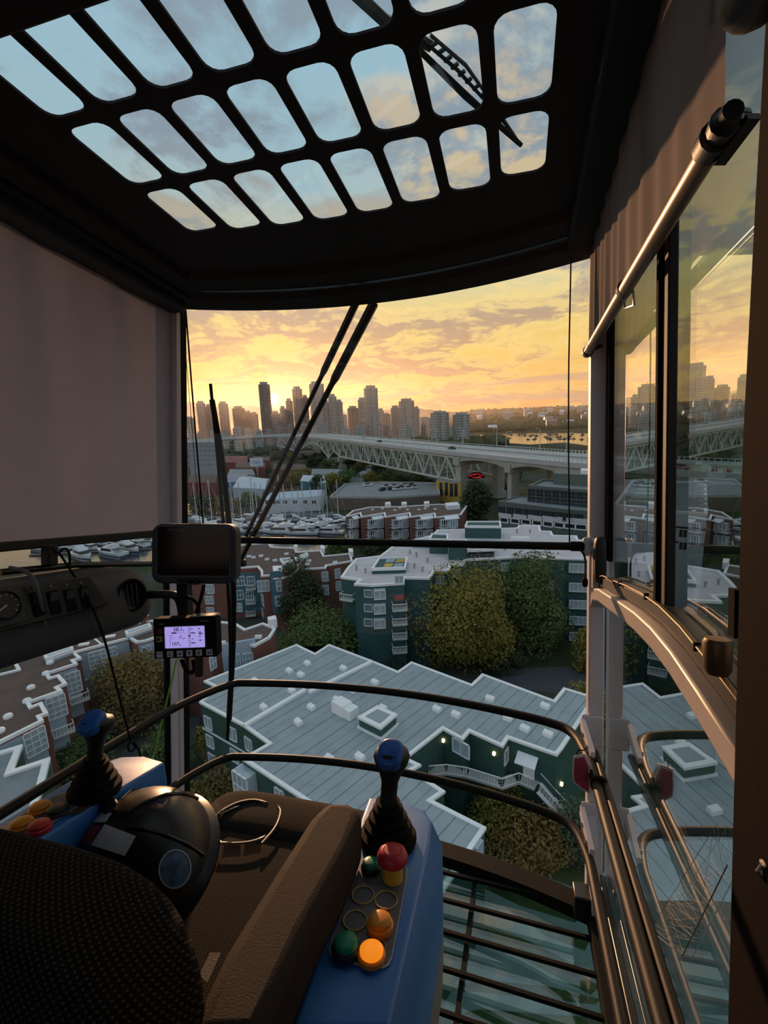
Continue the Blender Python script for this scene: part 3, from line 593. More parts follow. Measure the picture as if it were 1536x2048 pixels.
def panel(parent, f, scale=1.0):
    cen = sum((CZ(x, y, -.4945) for x, y in PAN), V()) / len(PAN)
    o = [CZ(x, y, -.4945) for x, y in PAN]; i_ = [cen.lerp(p, .962) for p in o]; z = V((0, 0, .0008)); n = len(o)
    lo = put('panel_outline', MB().add([f(p) for p in o], [tuple(range(n))]), 'outline_white', parent, CM)
    put('panel_face', MB().add([f(p + z) for p in i_], [tuple(range(n))]), 'panel_grey', parent, CM)
def button(parent, p, r, h, mcol, name='push_button', collar='btn_black'):
    M_ = CM @ Matrix.Translation(p)
    c = put(name, MB().lathe([(0, 0), (r * 1.12, 0), (r * 1.12, h * .45), (r * .98, h * .6), (0, h * .6)]).mesh('c', 40), collar, parent, M_)
    put('cap', MB().lathe([(0, h * .5), (r * .92, h * .5), (r * .94, h * .9), (r * .8, h * 1.05), (r * .4, h * 1.12), (0, h * 1.13)]).mesh('c', 50), mcol, c, M_)
    return c
def ringmark(parent, p, r): return put('ring_mark', MB().tube([p + V((r * math.cos(t), r * math.sin(t), .0004)) for t in [math.pi * k / 10 for k in range(20)]], .0011, 5, closed=True), 'ring_yellow', parent, CM)
def joystick(name, label, base, lean, thumb):
    j = empty(name, label, 'joystick', base, CM); b = V(base)
    prof = [(0, 0), (.040, 0), (.042, .006)]
    for k in range(4):
        r = .041 - .0062 * k; z = .007 + .0125 * k; prof += [(r, z), (r * 1.02, z + .004), (r * .97, z + .0075), (r * .74, z + .009), (r * .74, z + .0115)]
    prof += [(.018, .060), (0, .061)]
    put('boot', MB().lathe(prof, None, 24).mesh('b', 50), 'rubber', j, CM @ Matrix.Translation(b))
    L = V(lean); ring = []
    for t, w, d, off in ((0, .0135, .0135, 0), (.18, .0120, .012, 0), (.38, .0125, .0135, .001), (.52, .017, .019, .002), (.68, .0245, .026, .002), (.80, .027, .029, .0), (.90, .023, .026, -.001), (.95, .010, .012, -.001)):
        c = b + V((0, 0, .055)) + L * t + V((0, off * thumb, 0))
        ring.append([c + V((w * math.cos(a), d * math.sin(a), -.10 * d * math.sin(a))) for a in [2 * math.pi * k / 18 for k in range(18)]])
    put('grip', MB().loft(ring).mesh('g', 60), 'grip_black', j, CM)
    tp = b + V((0, 0, .055)) + L
    put('thumb_pad', MB().superq(tp + V((0, -.012 * thumb, -.011)), (.0195, .022, .012), .6, .75, Matrix.Rotation(.62 * thumb, 3, 'X')).mesh('t', 50), 'cap_blue', j, CM)
    return j
def console(label, f, cat='console', base=(0, 0, 0)):
    c = empty('control_console', label, cat, base, CM); r = console_rings(f)
    put('shell', MB().loft(r[:4]).mesh('s'), 'blue_shell', c, CM, bevel=.006, seg=3)
    put('skirt', MB().loft([[p + V((0, 0, .0)) for p in r[3]], r[4]]).mesh('k'), 'skirt_grey', c, CM)
    return c
idn = lambda p: V(p)
cR = console('blue right-hand control console with lit push buttons', idn, base=(-.17, .6, -.72)); panel(cR, idn)
cL = console('blue left-hand control console behind the seat back', mir, base=(SX * 2 + .17, .6, -.72)); panel(cL, mir)
put('name_plate', MB().add([mir(CZ(x, y, -.494)) for x, y in ((724, 1672), (738, 1700), (700, 1760), (690, 1735))], [(0, 1, 2, 3)]), 'brass', cL, CM)
B = lambda x, y: CZ(x, y, -.493)
button(cR, B(742, 1739), .0120, .011, 'btn_green'); button(cR, B(760, 1856), .0140, .012, 'btn_amber', collar='btn_amber'); button(cR, B(692, 1903), .0142, .013, 'btn_green'); button(cR, B(743, 1915), .0138, .010, 'btn_lit', collar='btn_amber')
M_ = CM @ Matrix.Translation(B(785, 1757))
es = put('emergency_stop', MB().lathe([(0, 0), (.0135, 0), (.0135, .020), (0, .021)]).mesh('e', 40), 'btn_yellow', cR, M_)
put('mushroom_cap', MB().lathe([(0, .018), (.012, .018), (.0195, .024), (.0205, .030), (.018, .036), (.0125, .0385), (.0118, .0375), (.0112, .0388), (0, .0395)]).mesh('m', 60), 'btn_red', es, M_)
for x, y in ((726, 1790), (772, 1800), (710, 1841)): ringmark(cR, B(x, y), .0138)
for x, y, w_, h_ in ((728, 1769, .004, .0012), (728, 1769, .0012, .004), (716, 1818, .005, .0012), (757, 1788, .0012, .005), (775, 1777, .003, .0012), (788, 1787, .0012, .005), (776, 1832, .004, .003)):
    put('panel_mark', MB().box((-w_ / 2, -h_ / 2, 0), (w_ / 2, h_ / 2, .0006)), 'ring_yellow', cR, CM @ Matrix.Translation(B(x, y)) @ Matrix.Rotation(-.2, 4, 'Z'))
for x, y in ((702, 1873), (757, 1889)): put('panel_mark', MB().tube([B(x, y) + V((.009 * math.cos(t), .006 * math.sin(t), .0004)) for t in [math.pi * k / 8 for k in range(16)]], .0005, 4, closed=True), 'ring_yellow', cR, CM)
for (x, y, m_) in ((80, 1622, 'btn_amber'), (114, 1628, 'btn_black'), (44, 1655, 'btn_amber'), (78, 1660, 'btn_red')): button(cL, CZ(x, y, -.496), .0155, .011, m_, collar=m_)
joystick('joystick', 'right joystick with a blue thumb pad on the button console', CZ(776, 1683, -.497), (0.004, .012, .085), 1)
joystick('joystick', 'left joystick with a blue thumb pad in front of the brick houses', CZ(190, 1585, -.497), (.012, -.004, .085), 1)
# armrest
ap = [(652, 1598), (700, 1600), (724, 1612), (722, 1640), (704, 1690), (620, 1850), (520, 2080), (360, 2080), (452, 1890), (560, 1720), (618, 1632)]
at_ = [CZ(x, y, -.425) for x, y in ap]; ac = sum(at_, V()) / len(at_)
ar = empty('armrest', 'brown vinyl armrest between the seat and the blue console', 'armrest', (ac.x, ac.y, -.5), CM)
put('pad', MB().loft([[p + V((0, 0, 0)) for p in at_], [V((p.x, p.y, -.492)) for p in at_]]).mesh('a'), 'armrest_vinyl', ar, CM, bevel=.016, seg=4)
put('support', MB().loft([[ac.lerp(V((p.x, p.y, -.505)), .8) for p in at_], [V((ac.lerp(p, .8).x, ac.lerp(p, .8).y, -.66)) for p in at_]]).mesh('s'), 'charcoal', ar, CM)
# ------------------------------------------------------------------ hard hat and glasses on the seat
hh = empty('hard_hat', 'black hard hat with stickers lying on the seat', 'helmet', (-.60, .64, -.70), CM)
hz = V((-.16, -.46, .82)).normalized(); hx = V((.86, -.48, 0)); hx = (hx - hz * hx.dot(hz)).normalized(); hy = hz.cross(hx); hc = CZ(292, 1728, -.60)
HM = CM @ Matrix(((hx.x, hy.x, hz.x, hc.x), (hx.y, hy.y, hz.y, hc.y), (hx.z, hy.z, hz.z, hc.z), (0, 0, 0, 1)))
HR = V((.124, .112, .108)); HL = HM.inverted()
def dome(a, b, k=1.0):
    th, ph = 2 * math.pi * a, math.pi / 2 * b; return V((HR.x * math.cos(ph) * math.cos(th), HR.y * math.cos(ph) * math.sin(th), HR.z * math.sin(ph))) * k
def domepx(x, y, k=1.012):      # where a view ray meets the shell
    o = HL @ EYE; d = HL.to_3x3() @ wray(x, y); q = [V((v.x / HR.x, v.y / HR.y, v.z / HR.z)) for v in (o, d)]
    A_, B_, C_ = q[1].dot(q[1]), 2 * q[0].dot(q[1]), q[0].dot(q[0]) - k * k; ds = B_ * B_ - 4 * A_ * C_
    t = (-B_ - math.sqrt(max(0, ds))) / (2 * A_); return o + d * t
put('shell', MB().grid(lambda a, b: dome(a, b * .995), 40, 14).mesh('s', 60, True), 'hat_black', hh, HM)
put('brim', MB().loft([[V((HR.x * k * math.cos(t), HR.y * k * math.sin(t) + max(0, -math.cos(t)) ** 3 * 0, z)) for t in [2 * math.pi * i / 44 for i in range(44)]] for k, z in ((.99, .008), (1.03, .002), (1.085, -.004), (1.08, -.009), (.98, -.004))], cap=False).mesh('b', 50), 'hat_black', hh, HM)
for a in (.10, .25, .40): put('rib', MB().tube([dome(a, b, 1.012) for b in (.1, .3, .5, .7, .85)], .003, 5), 'hat_black', hh, HM)
def patch(q, m, k=1.012): return put('sticker', MB().grid(lambda u, v: domepx(*[(q[0][i] * (1 - u) + q[1][i] * u) * (1 - v) + (q[3][i] * (1 - u) + q[2][i] * u) * v for i in (0, 1)], k), 8, 5).mesh('sticker', 60), m, hh, HM)
patch([(209, 1648), (272, 1672), (250, 1712), (182, 1690)], 'sticker_white'); patch([(180, 1650), (203, 1652), (182, 1688), (150, 1678)], 'sticker_red'); patch([(192, 1622), (224, 1626), (212, 1644), (176, 1645)], 'sticker_white')
put('sticker', MB().grid(lambda u, v: domepx(350 + 30 * v * math.cos(6.2832 * u) + 6 * v * math.sin(6.2832 * u), 1738 + 36 * v * math.sin(6.2832 * u) - 10 * v * math.cos(6.2832 * u)), 24, 4).mesh('o', 60), 'sticker_blue', hh, HM)
put('sticker_rim', MB().grid(lambda u, v: domepx(350 + (30 + 2.5 * v) * math.cos(6.2832 * u) + 6 * math.sin(6.2832 * u), 1738 + (36 + 2.5 * v) * math.sin(6.2832 * u) - 10 * math.cos(6.2832 * u), 1.018), 24, 1).mesh('o', 60), 'outline_white', hh, HM)
pb = domepx(220, 1612, 1.02); put('buckle', MB().superq(pb, (.022, .012, .008), .5, .6).mesh('bk', 50), 'black_plastic', hh, HM)
for x, y in ((404, 1705), (418, 1735)): put('strap_end', MB().superq(HL @ (CAB @ CZ(x, y, -.64)), (.012, .013, .008), .6, .7).mesh('s', 60), 'strap_red', hh, HM)
sg = empty('safety_glasses', 'thin-rimmed safety glasses lying open on the seat', 'glasses', CZ(490, 1650, -.70), CM)
zq = -.694
def sgp(pts, r, nm, m, k=2, z=zq): put(nm, MB().tube(smooth([CZ(x, y, z) for x, y in pts], k), r, 6).mesh(nm, 60), m, sg, CM)
sgp([(534, 1608), (512, 1600), (480, 1604), (450, 1618), (436, 1630)], .0042, 'temple', 'black_plastic')
sgp([(556, 1613), (562, 1622), (556, 1645), (545, 1663), (523, 1687)], .0026, 'temple', 'wire_grey')
sgp([(436, 1628), (422, 1643), (420, 1656), (430, 1672), (444, 1687)], .0028, 'hinge_arm', 'wire_grey')
sgp([(443, 1686), (478, 1687), (510, 1682), (532, 1672)], .0024, 'brow_bar', 'wire_grey')
sgp([(440, 1629), (460, 1619), (478, 1612)], .0018, 'temple_lining', 'wire_grey')
glass('lens_smoke', (.25, .25, .26), .05, .4, 4)
put('lens', MB().add([CZ(x, y, z) for x, y, z in ((446, 1690, -.70), (482, 1690, -.70), (480, 1712, -.735), (455, 1708, -.735))], [(0, 1, 2, 3)]), 'lens_smoke', sg, CM)
put('lens', MB().add([CZ(x, y, z) for x, y, z in ((488, 1689, -.70), (522, 1682, -.70), (520, 1702, -.735), (492, 1710, -.735))], [(0, 1, 2, 3)]), 'lens_smoke', sg, CM)
# ------------------------------------------------------------------ lockout tags and cobweb at the right pillar
lo_ = empty('lockout_tag', 'red and white warning tags tied to the middle rail', 'tag', CY(1160, 1500, 1.25), CM)
for off, sc in ((0, 1.0), (-.010, .92)):
    pts = [(1150, 1512), (1172, 1508), (1182, 1530), (1184, 1575), (1182, 1588), (1168, 1580), (1150, 1565), (1148, 1545)]
    pp = [CY(x + off * 300, y, 1.24 + off) for x, y in pts]; c = sum(pp, V()) / len(pp)
    t_ = put('tag_card', MB().loft([pp, [p + V((0, .0015, 0)) for p in pp]]), 'tag_white', lo_, CM)
    put('tag_print', MB().add([c.lerp(p, .86) - V((0, .001, 0)) for p in pp], [tuple(range(len(pp)))]), 'tag_red', t_, CM)
    if not off:
        put('tag_symbol', MB().add([c + V((.011 * math.cos(t), -.0015, .007 * math.sin(t) - .006)) for t in [math.pi * k / 8 for k in range(16)]], [tuple(range(16))]), 'tag_white', t_, CM)
        put('tag_symbol', MB().bar(c + V((-.012, -.0016, .014)), c + V((.012, -.0016, .006)), .001, .008), 'tag_white', t_, CM)
put('tie', MB().tube(smooth([CY(1152, 1512, 1.24), CY(1156, 1498, 1.23), CY(1168, 1502, 1.22), CY(1172, 1495, 1.20)]), .0016, 5), 'rubber', lo_, CM)
cw = MB(); rnd = random.Random(3)
A = [CX(x, y, .232) for x, y in ((1432, 1650), (1330, 1800), (1300, 1860), (1365, 1912), (1455, 1730))]
for k in range(20):
    t = k / 19; a = A[0].lerp(A[2], t) + V((0, rnd.uniform(-.01, .01), rnd.uniform(-.01, .01))); b = A[4].lerp(A[3], min(1, t * rnd.uniform(.8, 1.1))) + V((0, rnd.uniform(-.012, .012), rnd.uniform(-.012, .012)))
    cw.tube([a, a.lerp(b, .5) - V((0.002, 0, .006)), b], .00022, 4)
for k in range(16):
    a = A[0].lerp(A[2], rnd.random()); b = A[4].lerp(A[3], rnd.random()); cw.tube([a, b], .0002, 4)
for a, b, r in ((A[4], A[3], .0009), (A[0], A[2], .0004), (A[2], A[3], .0006), (CX(1280, 1840, .232), CX(1310, 2040, .232), .0009), (CX(1300, 1830, .232), CX(1318, 1990, .232), .0007)): cw.tube([a, b], r, 4)
mat('web_silk', '8a8272', .6, var=.2)
tag(put('cobweb', cw, 'web_silk', None, CM), 'pale tangled cobweb strands on the lower door glass', 'cobweb', None, 'stuff')
# ------------------------------------------------------------------ materials of the city
mat('ground_mix', '4a4a3e', .95, var=.0, spec=.03, extra=lambda q, co, c: q.mix(q.step(q.noise(co, .05, 6, .6), .42, .58), hexc('4d4f4c'), hexc('3f4930')))
mat('asphalt', '4b4e52', .9, var=.12, scale=.6); mat('pale_paving', '8b9a98', .9, var=.18, scale=.5); mat('grass', '46542f', .95, var=.3, scale=1.2)
mat('roof_membrane', '9ba8ae', .8, var=.10, scale=.55); mat('roof_seam', '5c666e', .85, var=.1); mat('white_trim', 'f2f6f8', .6, var=.04, scale=2)
mat('green_wall', '34584f', .75, var=.10, scale=.8); mat('condo_green', '365c5c', .75, var=.08, scale=.6); mat('condo_roof', 'cbc7cd', .85, var=.08, scale=.5)
mat('brown_roof', '62524c', .9, var=.14, scale=.6); mat('grey_roof', '848c91', .85, var=.14, scale=.5)
def brick(q, co, c):
    b = q.n.new('ShaderNodeTexBrick'); s = q.new('ShaderNodeSeparateXYZ', None, _0=co); q.put(b.inputs['Vector'], q.new('ShaderNodeCombineXYZ', None, _0=q.m('ADD', s.outputs[0], s.outputs[1]), _1=s.outputs[2], _2=0.0)); b.inputs['Scale'].default_value = 2.2
    for k, v in (('Color1', hexc('8a5346')), ('Color2', hexc('74463b')), ('Mortar', hexc('947a70'))): b.inputs[k].default_value = (*v, 1)
    return b.outputs[0]
mat('brick_red', '66402f', .85, var=0, extra=brick)
mat('bay_blue', 'a3b7c7', .6, var=.05, scale=1); mat('bay_teal', '4f7886', .6, var=.05, scale=1); mat('concrete', 'a8aba6', .85, var=.12, scale=.4); mat('bridge_deck', 'bcc0c2', .85, var=.08, scale=.2)
mat('steel_green', 'c3d0cb', .5, var=.08, scale=.5); mat('white_wall', 'cdd6de', .6, var=.04, scale=.5); mat('yellow_wall', 'c9a552', .7, var=.06, scale=.5); mat('red_shed', '7a3f38', .8, var=.1, scale=.4)
mat('blue_roof', 'a9c0d0', .5, var=.06, scale=.3); mat('teal_roof', '55789a', .5, var=.08, scale=.3); mat('office_band', '5c6c68', .6, var=.08, scale=.4)
mat('pane_dark', '2a343b', .08, var=.25, scale=.7, spec=.8); mat('pane_pale', 'a9bcc4', .12, var=.2, scale=.9, spec=.8); mat('pane_blue', '6d8496', .1, var=.2, scale=.8, spec=.8); mat('pane_warm', 'd8b860', .3, var=.25, scale=.7)
mat('boat_white', 'd5dde2', .35, var=.05, scale=.5); mat('boat_blue', '3a4f66', .35, var=.1, scale=.5); mat('boat_glass', '1c242b', .15, var=.1); mat('mast_alloy', 'c9cdd0', .35, metal=.3, var=.05); mat('wood_dock', '6f6559', .9, var=.15, scale=.6)
mat('car_white', 'd9dde0', .3, var=.03); mat('car_dark', '2c3036', .3, var=.05); mat('car_red', 'b04038', .35, var=.05); mat('neon_red', 'ff2a30', .4, var=0, emit=(1.0, .05, .06), estr=.9)
mat('trunk', '4a3a2c', .9, var=.2, scale=2); mat('lamp_glow', 'ffd88a', .4, var=0, emit=(1, .72, .30), estr=3.5); mat('terracotta', '9a4a48', .7)
def water(name):
    m = bpy.data.materials.new(name); m.use_nodes = True; q = NG(m.node_tree); p = q.n['Principled BSDF']
    p.inputs['Base Color'].default_value = (.045, .055, .06, 1); p.inputs['Roughness'].default_value = .07; p.inputs['Specular IOR Level'].default_value = .9
    b = q.n.new('ShaderNodeBump'); b.inputs['Strength'].default_value = .25; b.inputs['Distance'].default_value = .3
    q.put(b.inputs['Height'], q.noise(q.n.new('ShaderNodeTexCoord').outputs['Object'], .7, 4)); q.l.new(b.outputs[0], p.inputs['Normal']); MATS[name] = m
water('water')
def foliage(name, c1, c2, c3):
    def ex(q, co, c):
        f = q.noise(co, .55, 5, .65); return q.mix(q.step(f, .35, .65), q.mix(q.step(q.noise(co, 5.0, 2), .35, .65), hexc(c1), hexc(c2)), hexc(c3))
    return mat(name, c2, .75, var=0, trans=.22, extra=ex, spec=.2)
foliage('leaf_olive', '757a3c', '8a8a44', '988a48'); foliage('leaf_green', '536a40', '64784a', '70804c'); foliage('leaf_dark', '3c4c36', '48563e', '525a3c')
foliage('leaf_red', '5a3436', '6a4040', '6e4c3c'); foliage('leaf_sage', '5a6b55', '6a7a62', '62705a'); foliage('leaf_dry', '76693e', '86764a', '907a48')
# ------------------------------------------------------------------ ground, water and streets
def flat(px, z): return [GZ(x, y, z) for x, y in px]
def slab(name, pts, z, m, label, thick=.0, kind='structure'):
    o = struct(name, MB().add([V((p[0], p[1], z)) for p in pts], [tuple(range(len(pts)))]), m, label); o['kind'] = kind; return o
slab('ground', [(-9000, -300), (9000, -300), (9000, 14000), (-9000, 14000)], 0, 'ground_mix', 'city ground of mixed lawns and paving')
slab('water_1', flat([(-500, 1165), (0, 1143), (130, 1140), (290, 1126), (480, 1104), (590, 1108), (645, 1104), (660, 1088), (700, 1072), (690, 1028), (600, 1024), (480, 1030), (380, 1008), (-400, 985)], 0), .05, 'water', 'still marina water turned orange by the sunset')
slab('water_2', flat([(944, 874), (960, 869), (1060, 866), (1200, 867), (1330, 864), (1400, 872), (1330, 884), (1190, 893), (1130, 885), (1060, 889), (985, 884)], 0), .05, 'water', 'bright far inlet beyond the bridge')
slab('road_1', flat([(990, 1340), (1200, 1330), (1300, 1345), (1300, 1400), (1150, 1395), (1010, 1372)], 0), .04, 'asphalt', 'dark street between the green buildings')
slab('road_2', flat([(200, 1535), (262, 1490), (345, 1445), (400, 1430), (395, 1480), (330, 1545), (250, 1600), (150, 1640)], 0), .04, 'asphalt', 'narrow lane below the brick houses')
slab('pavement_1', flat([(600, 1700), (960, 1690), (1500, 1680), (1800, 2300), (600, 2300)], 0), .03, 'pale_paving', 'pale paving straight below the cab')
for k, px in enumerate(([(965, 1776), (1010, 1770), (1160, 1836), (1150, 1846), (1040, 1812)], [(1010, 1815), (1060, 1830), (1180, 1880), (1170, 1902), (1090, 1872)], [(880, 1855), (960, 1850), (1040, 1875), (1180, 1945), (1150, 1955), (1000, 1890)], [(1030, 1910), (1090, 1905), (1200, 1975), (1180, 1990)], [(850, 1985), (960, 1960), (1100, 1975), (1200, 2000), (1190, 2010), (960, 1985)], [(860, 2040), (960, 2020), (1240, 2040), (1250, 2080), (860, 2090)])):
    slab('lawn_%d' % (k + 1), flat(px, 0), .06, 'grass', 'strip of rough grass in the paving')
slab('lawn_7', flat([(900, 1530), (1190, 1570), (1260, 1660), (1180, 1790), (960, 1700)], 0), .05, 'grass', 'planted ground below the courtyard')
# ------------------------------------------------------------------ generic building builder
def ccw(p):
    a = sum(p[i].x * p[(i + 1) % len(p)].y - p[(i + 1) % len(p)].x * p[i].y for i in range(len(p))); return list(p) if a > 0 else list(reversed(p))
def offset(p, d):
    n = len(p); out = []
    for i in range(n):
        a, b, c = (V((q.x, q.y)) for q in (p[i - 1], p[i], p[(i + 1) % n]))
        e1 = (b - a).normalized(); e2 = (c - b).normalized(); n1 = V((-e1.y, e1.x)); n2 = V((-e2.y, e2.x)); m = n1 + n2
        k = m.length_squared
        m = n1 if k < 1e-3 else m * (2 / k); m = m * min(1.0, 2.2 / max(m.length, 1e-6)); out.append(b + m * d)
    return [V((q.x, q.y, 0)) for q in out]
WCACHE = {}
def winmesh(w, h, cols, rows_, fw, fm, pm):
    key = (round(w, 1), round(h, 1), cols, rows_, fm, pm)
    if key not in WCACHE:
        w, h = key[0], key[1]; f = MB(); d0, d1 = -.02, .10
        for x in (-w / 2, w / 2 - fw): f.box((x, -d1, -h / 2), (x + fw, -d0, h / 2))
        for z in (-h / 2, h / 2 - fw): f.box((-w / 2, -d1, z), (w / 2, -d0, z + fw))
        for k in range(1, cols): x = -w / 2 + w * k / cols; f.box((x - fw * .35, -d1 * .9, -h / 2), (x + fw * .35, -d0, h / 2))
        for k in range(1, rows_): z = -h / 2 + h * k / rows_; f.box((-w / 2, -d1 * .9, z - fw * .35), (w / 2, -d0, z + fw * .35))
        fme = f.mesh('window'); fme.materials.append(MATS[fm])
        pme = MB().box((-w / 2 + .02, -.04, -h / 2 + .02), (w / 2 - .02, -.01, h / 2 - .02)).mesh('pane'); pme.materials.append(MATS[pm]); WCACHE[key] = (fme, pme)
    return WCACHE[key]
class Bld:
    def __init__(s, name, label, pts, z1, wall, roof, z0=0.0, trim=None, tw=.35, th=.35, cat='building', group=None, strips=None):
        s.p = ccw([V((q[0], q[1], 0)) for q in pts]); s.z0, s.z1 = z0, z1; n = len(s.p); c = sum(s.p, V()) / n
        s.e = empty(name, label, cat, (c.x, c.y, z0), None, group)
        a = [V((q.x, q.y, z0)) for q in s.p]; b = [V((q.x, q.y, z1)) for q in s.p]
        s.wall = put('wall', MB().add(a + b, [(i, (i + 1) % n, n + (i + 1) % n, n + i) for i in range(n)]), wall, s.e)
        s.roof = put('roof', MB().add([V((q.x, q.y, z1 - .02)) for q in s.p], [tuple(range(n))]), roof, s.e)
        if trim:
            o = offset(s.p, -.08); i_ = offset(s.p, tw); R = [[V((q.x, q.y, z1 - .12)) for q in o], [V((q.x, q.y, z1 + th)) for q in o], [V((q.x, q.y, z1 + th)) for q in i_], [V((q.x, q.y, z1 - .05)) for q in i_]]
            put('parapet', MB().loft(R, cap=False), trim, s.e)
    def edge(s, i): return s.p[i % len(s.p)], s.p[(i + 1) % len(s.p)]
    def near(s, x, y, zhint=None):      # wall plane facing the camera met first along a pixel ray
        d = wray(x, y); best = None
        for i in range(len(s.p)):
            a, b = s.edge(i); e = b - a; nrm = V((e.y, -e.x, 0)).normalized()
            if nrm.dot(d) >= -1e-4: continue
            t = (a - V((EYE.x, EYE.y, 0))).dot(nrm) / V((d.x, d.y, 0)).dot(nrm); P = EYE + d * t; L = e.length; u = (P - a).dot(e) / (L * L)
            if t > 0 and -.03 <= u <= 1.03 and s.z0 - 1 <= P.z <= s.z1 + 1 and (best is None or t < best[0]): best = (t, P, e.normalized(), nrm)
        return best
    def win(s, x, y, w, h, cols=1, rows_=1, fm='white_trim', pm='pane_dark', fw=.09, name='window', out=.0):
        r = s.near(x, y)
        if r is None: return None
        P, e, nr = r[1] + r[3] * out, r[2], r[3]; f, p = winmesh(w, h, cols, rows_, fw, fm, pm)
        M = Matrix(((e.x, -nr.x, 0, P.x), (e.y, -nr.y, 0, P.y), (0, 0, 1, P.z), (0, 0, 0, 1)))
        o = put(name, f, None, s.e, M); put('pane', p, None, o, M); return o
    def box(s, name, x, y, w, h, d, m, dz=0.0, lift=0.0):      # a box standing out of the wall
        r = s.near(x, y)
        if r is None: return None
        P, e, nr = r[1], r[2], r[3]; M = Matrix(((e.x, -nr.x, 0, P.x), (e.y, -nr.y, 0, P.y), (0, 0, 1, P.z), (0, 0, 0, 1)))
        return put(name, MB().box((-w / 2, -d, -h / 2), (w / 2, .05, h / 2)), m, s.e, M), M
    def roofbox(s, name, px, h, m, z=None, parapet=None):
        z = s.z1 if z is None else z; q = ccw(flat(px, z)); mb = MB().prism([(p.x, p.y) for p in q], z - .1, z + h); o = put(name, mb, m, s.e)
        if parapet:
            a = offset(q, -.06); b = offset(q, .25); put('parapet', MB().loft([[V((p.x, p.y, z + h - .2)) for p in a], [V((p.x, p.y, z + h + .25)) for p in a], [V((p.x, p.y, z + h + .25)) for p in b], [V((p.x, p.y, z + h)) for p in b]], cap=False), parapet, s.e)
        return o
def balcony(b, x, y, w, d, m='white_trim', floor_m='concrete', hh=1.0):
    r = b.near(x, y)
    if r is None: return
    P, e, nr = r[1], r[2], r[3]; M = Matrix(((e.x, -nr.x, 0, P.x), (e.y, -nr.y, 0, P.y), (0, 0, 1, P.z), (0, 0, 0, 1)))
    o = put('balcony', MB().box((-w / 2, -d, -.12), (w / 2, .05, 0)), floor_m, b.e, M); rl = MB()
    for z in (.08, hh): rl.box((-w / 2, -d, z - .05), (w / 2, -d + .06, z + .05)).box((-w / 2, -d, z - .05), (-w / 2 + .06, 0, z + .05)).box((w / 2 - .06, -d, z - .05), (w / 2, 0, z + .05))
    k = int(w / .35) + 1
    for i in range(k + 1): rl.box((-w / 2 + (w - .05) * i / k, -d, 0), (-w / 2 + (w - .05) * i / k + .05, -d + .05, hh))
    put('railing', rl, m, o, M)
# ------------------------------------------------------------------ foreground green block with the big flat roof
FA = [(409, 1363), (593, 1290), (630, 1308), (658, 1290), (745, 1323), (796, 1344), (823, 1325), (943, 1370), (965, 1349), (1108, 1402), (1128, 1377), (1190, 1396), (1124, 1497), (1113, 1510), (1016, 1476), (1005, 1493), (939, 1463), (925, 1479), (886, 1458), (811, 1517), (840, 1531), (823, 1541), (888, 1584), (862, 1602), (970, 1657), (872, 1802), (618, 1606), (485, 1518), (538, 1488), (488, 1452), (400, 1405), (435, 1376)]
fg = Bld('apartment_block', 'low dark green apartment block with a broad pale membrane roof', flat(FA, 9), 9.0, 'green_wall', 'roof_seam', trim='white_trim', tw=.25, th=.10)
sd = (GZ(750, 1502, 9) - GZ(650, 1580, 9)); sd.z = 0; sd.normalize(); sn = V((-sd.y, sd.x, 0))
off = [p.dot(sn) for p in fg.p]; lo, hi = min(off), max(off); k = 0
ins = offset(fg.p, .24)
while lo + k * 1.0 < hi:
    bm = bmesh.new(); bm.faces.new([bm.verts.new((p.x, p.y, 9.0 + .012 * (k % 2))) for p in ins])
    bmesh.ops.triangulate(bm, faces=bm.faces[:])
    for co, no in ((lo + k * 1.0 + .02, -sn), (lo + (k + 1) * 1.0 - .02, sn)):
        bmesh.ops.bisect_plane(bm, geom=bm.verts[:] + bm.edges[:] + bm.faces[:], plane_co=sn * co, plane_no=no, clear_outer=True)
    if bm.faces:
        bmesh.ops.recalc_face_normals(bm, faces=bm.faces)
        todo = set(bm.faces)
        while todo:
            isl = {todo.pop()}; grow = list(isl)
            while grow:
                for e_ in grow.pop().edges:
                    for f2 in e_.link_faces:
                        if f2 in todo: todo.discard(f2); isl.add(f2); grow.append(f2)
            m2 = MB()
            for f2 in isl: m2.add([v.co.copy() for v in f2.verts], [tuple(range(len(f2.verts)))])
            put('roof_sheet', m2.mesh('roof_sheet', merge=True), 'roof_membrane', fg.roof)
    bm.free(); k += 1
for a, b in (((745, 1323), (618, 1385)), ((610, 1380), (488, 1452))): put('roof_divider', MB().bar(GZ(*a, 9.12), GZ(*b, 9.12), .45, .32), 'white_trim', fg.e)
hq = ccw(flat([(719, 1456), (756, 1434), (793, 1451), (762, 1478)], 9))
put('roof_hatch', MB().prism([(p.x, p.y) for p in hq], 8.95, 10.1), 'green_wall', fg.e)
for z0_, z1_, o_, i_ in ((9.98, 10.22, -.10, .35), (9.0, 9.2, -.15, .05)):
    A_ = offset(hq, o_); B_ = offset(hq, i_); put('hatch_rim', MB().loft([[V((p.x, p.y, z)) for p in R] for R, z in ((A_, z0_), (A_, z1_), (B_, z1_), (B_, z0_))], cap=False), 'white_trim', fg.e)
put('hatch_lid', MB().prism([(p.x, p.y) for p in offset(hq, .3)], 10.08, 10.14), 'roof_membrane', fg.e)
